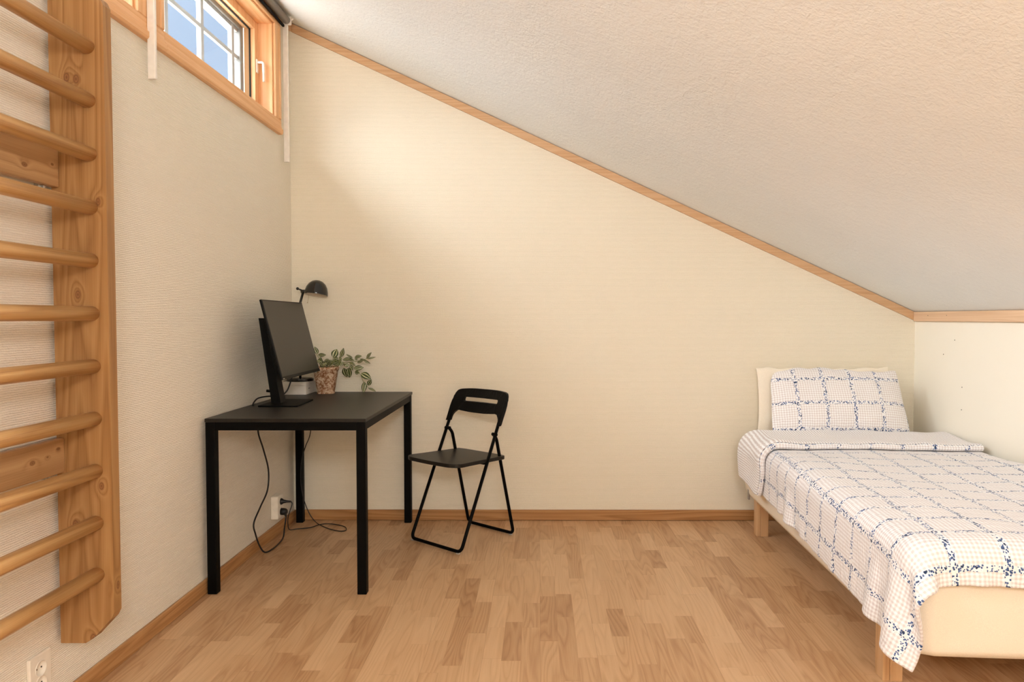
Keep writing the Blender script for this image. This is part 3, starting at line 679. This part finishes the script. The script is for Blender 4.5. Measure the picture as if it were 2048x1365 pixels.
bm = B(); lathe(bm, [(0.0632, 0.0006), (0.0610, 0.018), (0.0552, 0.041), (0.044, 0.060), (0.028, 0.073), (0, 0.081)], 40, Ms); link('shade_lining', bm, M['shade_inside'], sh, True)
bm = B(); lathe(bm, [(0, 0.004), (0.020, 0.010), (0.026, 0.024), (0.018, 0.044), (0.013, 0.060), (0, 0.062)], 24, Ms); link('bulb', bm, M['shade_inside'], sh, True)
bm = B(); tube(bm, [(0.062, -0.030, 0.480), (0.060, -0.030, 0.462), (0.055, -0.030, 0.436)], 0.0011, 6)
bmesh.ops.create_icosphere(bm, subdivisions=2, radius=0.0034, matrix=Matrix.Translation((0.0545, -0.030, 0.434))); link('pull_chain', bm, M['brass'], lp, True)

# ------------------------------------------------------------------ potted plant
pt = empty('potted_plant', (-1.190, 3.990, 0.740), 'trailing plant with striped leaves in a weathered terracotta pot', 'plant')
def sq_ring(bm, half, z, n=40, p=3.4):
    out = []
    for k in range(n):
        t = 2 * math.pi * k / n; c, s = math.cos(t), math.sin(t)
        x = half * math.copysign(abs(c) ** (2 / p), c); y = half * math.copysign(abs(s) ** (2 / p), s)
        j = 1 + 0.02 * noise.noise(Vector((c * 2, s * 2, z * 30)))
        out.append(bm.verts.new((x * j, y * j, z)))
    return out
bm = B(); prof = [(0.047, 0.0), (0.048, 0.003), (0.0455, 0.008), (0.049, 0.03), (0.0535, 0.06), (0.059, 0.095), (0.063, 0.120), (0.0665, 0.128), (0.069, 0.133), (0.0695, 0.144), (0.067, 0.148), (0.062, 0.147), (0.0595, 0.135), (0.057, 0.125)]
rs = [sq_ring(bm, h, z) for h, z in prof]; bm.faces.new(rs[0][::-1])
for A, B_ in zip(rs, rs[1:]):
    for k in range(40): bm.faces.new((A[k], A[(k + 1) % 40], B_[(k + 1) % 40], B_[k]))
bm.faces.new(rs[-1]); bmesh.ops.rotate(bm, verts=bm.verts[:], matrix=Matrix.Rotation(math.radians(8), 3, 'Z')); link('pot', bm, M['pot'], pt, True)
bm = B(); r1 = sq_ring(bm, 0.0585, 0.127); r2 = sq_ring(bm, 0.035, 0.134); c_ = bm.verts.new((0, 0, 0.137))
for k in range(40):
    bm.faces.new((r1[k], r1[(k + 1) % 40], r2[(k + 1) % 40], r2[k])); bm.faces.new((r2[k], r2[(k + 1) % 40], c_))
link('soil', bm, M['soil'], pt, True)
LEAVES = [(-0.036, -0.027, 0.219, -0.053, -0.028, 0.26, 0.0195), (-0.037, -0.017, 0.214, 0.006, -0.016, 0.214, 0.0171), (-0.026, 0.002, 0.165, -0.023, -0.016, 0.201, 0.0269), (0.054, -0.044, 0.202, 0.072, -0.035, 0.247, 0.0317), (0.091, -0.026, 0.201, 0.11, -0.037, 0.253, 0.0183), (0.141, 0.03, 0.196, 0.107, 0.026, 0.216, 0.0085), (0.159, 0.018, 0.202, 0.196, 0.014, 0.207, 0.0147), (0.226, 0.003, 0.193, 0.257, -0.012, 0.228, 0.0147), (0.231, 0.003, 0.19, 0.275, 0.013, 0.201, 0.0085), (0.211, -0.006, 0.186, 0.248, 0.0, 0.165, 0.011), (0.174, 0.005, 0.17, 0.215, -0.012, 0.187, 0.0122), (0.091, 0.012, 0.185, 0.145, 0.013, 0.192, 0.0171), (0.135, -0.022, 0.192, 0.169, -0.041, 0.185, 0.0122), (0.126, 0.02, 0.17, 0.161, 0.016, 0.153, 0.0147), (0.097, 0.009, 0.141, 0.111, 0.02, 0.088, 0.0293), (0.124, 0.009, 0.141, 0.127, 0.021, 0.086, 0.0293), (0.159, -0.015, 0.14, 0.212, -0.007, 0.144, 0.022), (0.137, -0.012, 0.157, 0.151, 0.001, 0.127, 0.0147), (0.155, 0.021, 0.115, 0.186, 0.004, 0.114, 0.0171), (0.205, -0.035, 0.115, 0.261, -0.047, 0.084, 0.0305), (0.226, 0.027, 0.041, 0.247, 0.023, 0.076, 0.0195), (0.213, 0.002, 0.063, 0.21, -0.007, 0.003, 0.0232), (0.237, -0.007, 0.03, 0.28, -0.013, 0.011, 0.011), (0.022, -0.019, 0.191, -0.003, -0.018, 0.182, 0.0098), (0.019, -0.001, 0.188, 0.018, 0.01, 0.158, 0.0122), (0.022, 0.006, 0.185, 0.035, 0.019, 0.167, 0.0098), (0.035, 0.019, 0.182, 0.061, 0.034, 0.179, 0.011), (0.074, 0.005, 0.205, 0.09, -0.009, 0.179, 0.011), (0.089, 0.02, 0.165, 0.046, 0.033, 0.16, 0.011), (0.091, 0.023, 0.16, 0.118, 0.023, 0.15, 0.0122), (-0.008, 0.009, 0.17, 0.018, -0.004, 0.186, 0.0098), (-0.018, 0.017, 0.16, -0.038, 0.017, 0.15, 0.0147), (0.018, -0.024, 0.158, 0.043, -0.041, 0.173, 0.0147), (0.05, 0.019, 0.155, 0.031, 0.034, 0.174, 0.0147), (0.09, -0.038, 0.154, 0.103, -0.03, 0.177, 0.0147), (0.074, -0.014, 0.194, 0.049, -0.029, 0.202, 0.0122), (0.11, -0.023, 0.153, 0.135, -0.016, 0.162, 0.0147), (0.168, 0.02, 0.182, 0.163, 0.002, 0.205, 0.011), (0.19, 0.001, 0.19, 0.228, -0.017, 0.184, 0.0098)]
STEMS = [[(0.0, 0, 0.13), (0.022, -0.005, 0.150), (0.052, -0.005, 0.181), (0.106, -0.005, 0.171), (0.159, -0.005, 0.176), (0.211, -0.005, 0.188), (0.233, -0.005, 0.193)],
         [(0.03, 0.0, 0.13), (0.057, -0.005, 0.152), (0.096, -0.005, 0.166), (0.154, -0.005, 0.147), (0.191, -0.005, 0.108), (0.210, -0.005, 0.064), (0.236, -0.005, 0.032)],
         [(-0.002, -0.005, 0.13), (-0.026, -0.008, 0.181), (-0.043, -0.02, 0.217)], [(0.01, 0, 0.13), (0.032, -0.005, 0.147), (0.050, -0.03, 0.2)], [(0.04, 0, 0.13), (0.071, -0.005, 0.152), (0.088, -0.02, 0.2)]]
for s in STEMS:
    bm = B(); p = catmull(s, 6); tube(bm, p, 0.0017, 7, radii=[0.0022 - 0.0010 * i / len(p) for i in range(len(p))]); link('stem', bm, M['stem'], pt, True)
def leaf(bm, A, T, w, roll, curl, uvl):
    A, T = Vector(A), Vector(T); d = T - A; L = d.length; d.normalize()
    view = Vector((0.05, -1, 0.12)); side = d.cross(view).normalized(); nrm = side.cross(d).normalized()
    side = (side * math.cos(roll) + nrm * math.sin(roll)).normalized(); nrm = side.cross(d).normalized()
    if nrm.y > 0: nrm = -nrm
    NV, NU = 10, 6; grid = []
    for i in range(NV + 1):
        v = i / NV; hw_ = w * 0.5 * (math.sin(math.pi * min(1, v * 0.97 + 0.015)) ** 0.75) * (1.12 - 0.35 * v); row = []
        for j in range(NU + 1):
            u = j / NU * 2 - 1
            p = A + d * (L * v) + side * (u * hw_) + nrm * (curl * L * math.sin(math.pi * v) - 0.22 * hw_ * (1 - abs(u)) * 1.0)
            row.append((bm.verts.new(p), u, v))
        grid.append(row)
    for i in range(NV):
        for j in range(NU):
            q = [grid[i][j], grid[i][j + 1], grid[i + 1][j + 1], grid[i + 1][j]]
            f = bm.faces.new([t_[0] for t_ in q])
            for lp_, t_ in zip(f.loops, q): lp_[uvl].uv = (t_[1], t_[2])
random.seed(5)
for k in range(22):                               # short leaves crowding the mouth of the pot
    t_ = random.uniform(0, 2 * math.pi); r_ = random.uniform(0.005, 0.05); l_ = random.uniform(0.025, 0.045)
    a_ = (r_ * math.cos(t_) + 0.015, r_ * math.sin(t_), random.uniform(0.150, 0.172))
    LEAVES.append((*a_, a_[0] + l_ * math.cos(t_) * 0.9, a_[1] + l_ * math.sin(t_) * 0.6, a_[2] + random.uniform(-0.014, 0.026), random.uniform(0.010, 0.016)))
for (ax, ay, az, tx, ty, tz, w) in LEAVES:
    bm = B(); uvl = bm.loops.layers.uv.new('UVMap')
    leaf(bm, (ax, ay, az), (tx, ty, tz), w * 1.3, random.uniform(-0.5, 0.5), random.uniform(0.02, 0.10), uvl)
    lf = link('leaf', bm, M['leaf'], pt, 'keep'); sm = lf.modifiers.new('thickness', 'SOLIDIFY'); sm.thickness = 0.0006

# ------------------------------------------------------------------ cables under the desk
PX = XL + 0.040
ca = empty('power_cable', (-1.35, 3.6, 0.005), 'thick black cable hanging in a loop under the desk from the lower plug', 'cable'); cao = -Vector(ca.location)
bm = B(); pts = [(-1.352, 3.46, 0.722), (-1.362, 3.47, 0.680), (-1.374, 3.49, 0.602), (-1.375, 3.557, 0.503), (-1.375, 3.618, 0.389), (-1.375, 3.602, 0.290), (-1.376, 3.51, 0.228), (-1.377, 3.43, 0.170), (-1.378, 3.452, 0.110), (-1.370, 3.480, 0.045), (-1.352, 3.500, 0.0065), (-1.335, 3.560, 0.0048), (-1.338, 3.670, 0.0048), (-1.350, 3.750, 0.010), (-1.347, 3.760, 0.055), (PX + 0.030, 3.764, 0.100), (PX + 0.029, 3.770, 0.118)]
tube(bm, catmull(pts, 8), 0.0040, 10); bmesh.ops.translate(bm, verts=bm.verts[:], vec=cao); link('cord', bm, M['cable'], ca, True)
bm = B(); lathe(bm, [(0, 0), (0.018, 0), (0.0185, 0.012), (0.016, 0.026), (0.010, 0.033), (0, 0.034)], 20, Matrix.Translation((PX + 0.001, 3.775, 0.134)) @ Matrix.Rotation(math.pi / 2, 4, 'Y'))
tube(bm, [(PX + 0.02, 3.774, 0.128), (PX + 0.029, 3.770, 0.112)], 0.0062, 10)
bmesh.ops.translate(bm, verts=bm.verts[:], vec=cao); link('plug', bm, M['cable'], ca, True)
cb = empty('power_cable', (-1.2, 3.9, 0.005), 'thin black cord lying in a loop on the floor, fed by the upper plug', 'cable'); cbo = -Vector(cb.location)
bm = B(); pts = [(-1.262, 3.97, 0.700), (-1.276, 3.98, 0.524), (-1.304, 3.98, 0.445), (-1.325, 3.978, 0.370), (-1.330, 3.975, 0.280), (-1.326, 3.975, 0.202), (-1.312, 3.98, 0.131), (-1.283, 3.98, 0.061), (-1.250, 3.98, 0.018), (-1.215, 3.965, 0.004), (-1.149, 3.901, 0.0032), (-1.084, 3.864, 0.0032), (-1.056, 3.880, 0.0032), (-1.080, 3.945, 0.0032), (-1.143, 3.990, 0.0032), (-1.195, 3.992, 0.0062), (-1.230, 3.972, 0.0066), (-1.268, 3.930, 0.0032), (-1.330, 3.905, 0.0032), (-1.362, 3.880, 0.006), (-1.350, 3.820, 0.050), (-1.325, 3.755, 0.115), (-1.312, 3.770, 0.165), (-1.312, 3.775, 0.182), (-1.322, 3.775, 0.188)]
tube(bm, catmull(pts, 8), 0.0026, 8); bmesh.ops.translate(bm, verts=bm.verts[:], vec=cbo); link('cord', bm, M['cable'], cb, True)
bm = B(); lathe(bm, [(0, 0), (0.0165, 0), (0.0165, 0.005), (0.010, 0.014), (0.0065, 0.030), (0.004, 0.052), (0, 0.053)], 20, Matrix.Translation((PX + 0.001, 3.775, 0.188)) @ Matrix.Rotation(math.pi / 2, 4, 'Y'))
bmesh.ops.translate(bm, verts=bm.verts[:], vec=cbo); link('plug', bm, M['cable'], cb, True)

# ------------------------------------------------------------------ bed
BR = -0.036                                       # the bed stands slightly askew to the wall
BW, BL, ZB, ZM = 0.905, 1.985, 0.186, 0.500
bed = empty('bed', (1.073, 2.035, 0), 'single bed with cream fitted sheet on pale square wooden legs along the right wall', 'bed', BR)
bedM = Matrix.Translation(bed.location) @ Matrix.Rotation(BR, 4, 'Z')
def mattress():
    bm = B(); box(bm, 0, BW, 0, BL, ZB, ZM)
    bmesh.ops.subdivide_edges(bm, edges=bm.edges[:], cuts=15, use_grid_fill=True)
    R = 0.030
    for v in bm.verts:
        p = v.co; c = Vector((min(max(p.x, R), BW - R), min(max(p.y, R), BL - R), min(max(p.z, ZB + R * 0.7), ZM - R)))
        d = p - c
        if d.length > 1e-6:
            rr = R if p.z > ZB + R else R * 0.7 if False else R
            p = c + d.normalized() * min(d.length, R)
        # gentle sag of the lower edge and slight bulge of the sides
        t = (p.z - ZB) / (ZM - ZB)
        bulge = 0.006 * math.sin(math.pi * max(0, min(1, t)))
        if v.co.y <= 1e-4: p.y -= bulge * math.sin(math.pi * v.co.x / BW)
        if v.co.x <= 1e-4: p.x -= bulge
        if v.co.z <= ZB + 1e-4: p.z -= 0.006 * math.sin(math.pi * v.co.x / BW)
        v.co = p
    return bm
mt = link('mattress', mattress(), M['sheet'], bed, True)
for k, (x, y) in enumerate(((0.012, 0.232), (BW - 0.075, 0.232), (0.012, BL - 0.232), (BW - 0.075, BL - 0.232))):
    bm = B(); box(bm, x, x + 0.022, y, y + 0.058, 0, ZB + 0.004, 0.002); box(bm, x + 0.0225, x + 0.062, y - 0.002, y + 0.056, 0, ZB + 0.004, 0.002)
    link('leg', bm, M['leg'], bed)
for y in (0.305, BL - 0.115):
    bm = B(); box(bm, -0.0035, 0.006, y, y + 0.022, ZB - 0.020, ZB + 0.035, 0.002); link('bracket', bm, M['grey_metal'], bed)

# duvet: a small cloth simulation in the bed's own axes, run here in numpy
def drape():
    h = 0.02
    OV_S, OV_F, TH_ = 0.168, 0.118, 0.049      # it lies a little askew: more hangs down at the foot                      # overhang at the open side and at the foot
    xr = 0.985; yh = 1.790
    nu = int(round((xr + 0.03 + OV_S) / h)) + 1; nv = int(round((yh + 0.03 + OV_F) / h)) + 1
    u = np.arange(nu) * h; v = np.arange(nv) * h
    U, V = np.meshgrid(u, v, indexing='ij')
    rng = np.random.RandomState(4)
    lump = np.zeros_like(U)
    for k in range(26):
        cx_, cy_, s_, a_ = rng.uniform(0, u[-1]), rng.uniform(0, v[-1]), rng.uniform(0.07, 0.20), rng.uniform(-0.010, 0.014)
        lump += a_ * np.exp(-((U - cx_) ** 2 + (V - cy_) ** 2 * 0.6) / (2 * s_ * s_))
    X = np.stack([xr - U * math.cos(TH_) - V * math.sin(TH_), yh - V * math.cos(TH_) + U * math.sin(TH_), np.full_like(U, ZM + 0.06) + rng.uniform(-0.004, 0.004, U.shape)], -1)
    # a wavy fold pre-shaped at the open side
    Pv = X.copy(); inv = 1.0
    RC = 0.045; off = 0.020 + np.clip(lump, -0.01, 0.02)
    lo = np.array([RC - 0.012, RC - 0.012, -1.0]); hi = np.array([BW + 0.5, BL + 0.5, ZM - RC])
    def sets():
        S_ = []
        def add(di, dj, stiff):
            I, J = np.meshgrid(np.arange(nu), np.arange(nv), indexing='ij')
            a = (I + di < nu) & (J + dj < nv) & (J + dj >= 0)
            I, J = I[a], J[a]
            L0 = h * math.hypot(di, dj) * 1.008
            key = (I // max(di, 1)) % 2 if di else (J // dj) % 2
            for c in (0, 1):
                m_ = key == c; i0 = I[m_] * nv + J[m_]; i1 = (I[m_] + di) * nv + J[m_] + dj; S_.append((i0, i1, L0, stiff))
        add(1, 0, 1.0); add(0, 1, 1.0); add(1, 1, 0.6); add(1, -1, 0.6); add(2, 0, 0.16); add(0, 2, 0.16); add(4, 0, 0.05); add(0, 4, 0.05)
        return S_
    SS = sets(); N = nu * nv; x = X.reshape(N, 3).copy(); px = x.copy(); offf = off.reshape(N)
    dt = 1 / 60.0; anchor_y = x[:, 1].copy()
    head = (V.reshape(N) < 0.30)
    for it in range(170):
        vel = (x - px) * (0.97 if it < 120 else 0.88); px = x.copy(); x = x + vel; x[:, 2] -= 9.8 * dt * dt * 0.6
        for sub in range(7):
            for i0, i1, L0, st in SS:
                d = x[i1] - x[i0]; l = np.sqrt((d * d).sum(1)) + 1e-9
                c = d * ((l - L0) / l * 0.5 * st)[:, None]; x[i0] += c; x[i1] -= c
            # collision with the rounded box of the mattress, offset by the duvet's loft
            q = np.clip(x, lo, hi); dd = x - q; dist = np.sqrt((dd * dd).sum(1)); R = RC + offf
            ins = dist < 1e-7; hit = (dist < R) & ~ins
            n_ = dd / (dist + 1e-9)[:, None]
            x[hit] = q[hit] + n_[hit] * R[hit][:, None]
            x[ins, 2] = ZM + offf[ins]
            f_ = hit | ins; x[f_, :2] = x[f_, :2] * 0.6 + px[f_, :2] * 0.4
            t_ = f_ & (x[:, 2] > ZM) & (x[:, 0] > 0.03) & (x[:, 1] > 0.03); x[t_, :2] = x[t_, :2] * 0.1 + px[t_, :2] * 0.9
            w_ = x[:, 0] > 0.985; x[w_, 0] = 0.985
            x[:, 2] = np.maximum(x[:, 2], 0.12)
    return x.reshape(nu, nv, 3), U, V, h
DP, DU, DV, dh = drape()
def catm(a, axis):                                # refine the grid once along an axis
    a = np.moveaxis(a, axis, 0); n = a.shape[0]; out = np.zeros((2 * n - 1,) + a.shape[1:]); out[::2] = a
    p = np.concatenate([a[:1], a, a[-1:]]); out[1::2] = (-p[:-3] + 9 * p[1:-2] + 9 * p[2:-1] - p[3:]) / 16; return np.moveaxis(out, 0, axis)
for ax in (0, 1): DP = catm(DP, ax); DU = catm(DU[..., None], ax)[..., 0]; DV = catm(DV[..., None], ax)[..., 0]
nu, nv = DU.shape
def normals(P):
    a = np.gradient(P, axis=0); b = np.gradient(P, axis=1); n = np.cross(b, a); n /= np.linalg.norm(n, axis=2)[..., None] + 1e-9
    return n
DN = normals(DP)
if DN[nu // 3, nv // 2, 2] < 0: DN = -DN
def grid_mesh(name, P, U, V, m, parent, thick, extra=None):
    bm = B(); uvl = bm.loops.layers.uv.new('UVMap'); a, b = P.shape[:2]
    vs = [[bm.verts.new(P[i, j]) for j in range(b)] for i in range(a)]
    for i in range(a - 1):
        for j in range(b - 1):
            f = bm.faces.new((vs[i][j], vs[i + 1][j], vs[i + 1][j + 1], vs[i][j + 1]))
            for lp_, (ii, jj) in zip(f.loops, ((i, j), (i + 1, j), (i + 1, j + 1), (i, j + 1))): lp_[uvl].uv = (U[ii, jj], V[ii, jj])
    o = link(name, bm, m, parent, 'keep')
    s = o.modifiers.new('thickness', 'SOLIDIFY'); s.thickness = thick; s.offset = 0
    o.modifiers.new('smooth', 'SUBSURF').render_levels = 1; o.modifiers['smooth'].levels = 1
    return o
# fine creases
fine = np.zeros((nu, nv))
edge_d = np.minimum(DU.max() - DU, DV.max() - DV)
for i in range(nu):
    for j in range(nv):
        p = Vector((DU[i, j] * 13, DV[i, j] * 7, 0)); q = Vector((DU[i, j] * 30, DV[i, j] * 46, 3))
        k = 1.0 + 1.6 * math.exp(-max(0, edge_d[i, j]) / 0.06)
        fine[i, j] = 0.0026 * noise.noise(p) + 0.0013 * k * noise.noise(q)
DP2 = DP + DN * fine[..., None]
dv = empty('duvet', bed.location, 'duvet in checked seersucker with navy dotted lines spread over the bed', 'duvet', BR)
cover = grid_mesh('cover', DP2, DU, DV, M['duvet'], dv, 0.010)
# the head end is turned back: striped reverse on top, its checked hem tucked into a roll
def collar():
    prof = []                                     # (distance along the cloth from the head edge, height above it)
    prof += [(0.030, 0.005), (0.006, 0.005), (-0.010, 0.009), (-0.016, 0.017), (-0.011, 0.030), (0.004, 0.039), (0.04, 0.042)]
    for k in range(1, 13): prof.append((0.04 + 0.335 * k / 13, 0.042 - 0.010 * math.sin(math.pi * k / 13)))
    prof += [(0.375, 0.041), (0.402, 0.037), (0.416, 0.027), (0.414, 0.016), (0.400, 0.010)]
    js = []; P = np.zeros((nu, len(prof), 3)); U = np.zeros((nu, len(prof))); V = np.zeros((nu, len(prof)))
    h2 = dh / 2; arc = 0.0
    for k, (s, hgt) in enumerate(prof):
        if k: arc += math.hypot(s - prof[k - 1][0], hgt - prof[k - 1][1])
        for i in range(nu):
            uu = DU[i, 0]; fray = max(0.0, (uu - 1.05) / 0.25)
            s2 = s - 0.20 * fray * max(0, s) + 0.012 * noise.noise(Vector((uu * 5, 0, 1)))   # narrows towards the open side
            jj = s2 / h2; j0 = int(min(max(math.floor(jj), 0), nv - 2)); fr = jj - j0
            b = DP[i, j0] * (1 - fr) + DP[i, j0 + 1] * fr; n_ = DN[i, max(j0, 2)]
            hh_ = hgt * (1 + 0.35 * noise.noise(Vector((uu * 6, s * 5, 7)))) * (1 - 0.35 * min(1, fray))
            hh_ = max(hh_, 0.006)
            P[i, k] = b + n_ * hh_; U[i, k] = uu; V[i, k] = arc
    return P, U, V, prof
CP, CU, CV, prof = collar()
CU2 = CU.copy()
k_hem = len(prof) - 5
grid_mesh('turned_back_edge', CP[:, :k_hem + 2], CU[:, :k_hem + 2], CV[:, :k_hem + 2], M['reverse'], cover, 0.006)
HV = CV[:, k_hem:] - CV[:, k_hem:k_hem + 1]
grid_mesh('checked_hem', CP[:, k_hem + 1:], CU[:, k_hem + 1:], HV[:, 1:] + 0.045, M['duvet'], cover, 0.007)

# pillows: a patterned one leaning on a plain one
def pillow(name, W_, H_, T_, centre, lean, rz, m, label, seed, pinch=0.06, slump=0.0, round_=0.0):
    r = empty(name, centre, label, 'pillow', rz)
    bm = B(); uvl = bm.loops.layers.uv.new('UVMap'); nx, ny = 56, 40; L_ = {}
    Rm = Matrix.Rotation(lean, 3, 'X')
    for side in (1, -1):
        for i in range(nx + 1):
            for j in range(ny + 1):
                s = math.sin((i / nx * 2 - 1) * math.pi / 2); t = math.sin((j / ny * 2 - 1) * math.pi / 2)
                rim = i in (0, nx) or j in (0, ny)
                if rim and side == -1: L_[(side, i, j)] = L_[(1, i, j)]; continue
                ps = 1 - pinch * (1 - t * t) * abs(s) ** 3; ptt = 1 - pinch * 1.5 * (1 - s * s) * abs(t) ** 3
                rc = 1 - (round_ if (s < 0 < t) else round_ * 0.25) * (abs(s) * abs(t)) ** 5; px_, pz_ = s * W_ / 2 * ps * rc * (1 - 0.03 * t * (round_ > 0)), t * H_ / 2 * ptt * rc
                if round_: pz_ += 0.012 * math.cos(px_ * 9 + 0.9) * max(0, t) ** 2
                prof_ = (max(0, 1 - abs(s) ** 2.6) ** 0.62) * (max(0, 1 - abs(t) ** 2.4) ** 0.60)
                dpt = T_ / 2 * prof_ * (1.0 - slump * t)
                w1 = noise.noise(Vector((px_ * 9 + seed, pz_ * 9, side))) * 0.006 + noise.noise(Vector((px_ * 26 + seed, pz_ * 22, side))) * 0.0025
                edgew = 0.004 * math.sin(px_ * 48 + seed) * (abs(t) ** 6) + 0.003 * noise.noise(Vector((px_ * 20, pz_ * 20, seed)))
                v = Vector((px_ + edgew * 0.5, -side * (dpt + (w1 if not rim else 0)) * 1.0, pz_ + edgew))
                v.y += (abs(t) ** 4) * 0.004 * math.sin(px_ * 40)
                L_[(side, i, j)] = (bm.verts.new(Rm @ v), px_, pz_)
        for i in range(nx):
            for j in range(ny):
                q = [L_[(side, i, j)], L_[(side, i + 1, j)], L_[(side, i + 1, j + 1)], L_[(side, i, j + 1)]]
                if side == -1: q = q[::-1]
                f = bm.faces.new([t_[0] for t_ in q])
                for lp_, t_ in zip(f.loops, q): lp_[uvl].uv = (t_[1] + 2.0, t_[2] + 2.0)
    o = link('pillowcase', bm, m, r, 'keep')
    for p in o.data.polygons: p.use_smooth = True
    o.modifiers.new('smooth', 'SUBSURF').render_levels = 1
    # piped seam round the edge
    return r
pillow('pillow', 0.735, 0.375, 0.09, (1.588, 4.038, 0.694), math.radians(-5), -0.02, M['white_cotton'],
       'plain white pillow standing against the back wall behind the checked pillow', 3.0, 0.03)
pillow('pillow', 0.715, 0.370, 0.14, (1.612, 3.903, 0.706), math.radians(-23), -0.04, M['pillowcase'],
       'checked pillow with navy dotted lines leaning on the white pillow at the bed head', 11.0, 0.02, 0.25, 0.10)

for o in bpy.data.objects:
    if o.type == 'MESH' and o.parent and o.parent.name.startswith('duvet'):
        for p in o.data.polygons: p.use_smooth = True
for n in ('turned_back_edge', 'checked_hem'):
    for p in bpy.data.objects[n].data.polygons: p.use_smooth = True
for o in bpy.data.objects:
    if o.type == 'MESH' and o.name.startswith('leaf'):
        for p in o.data.polygons: p.use_smooth = True
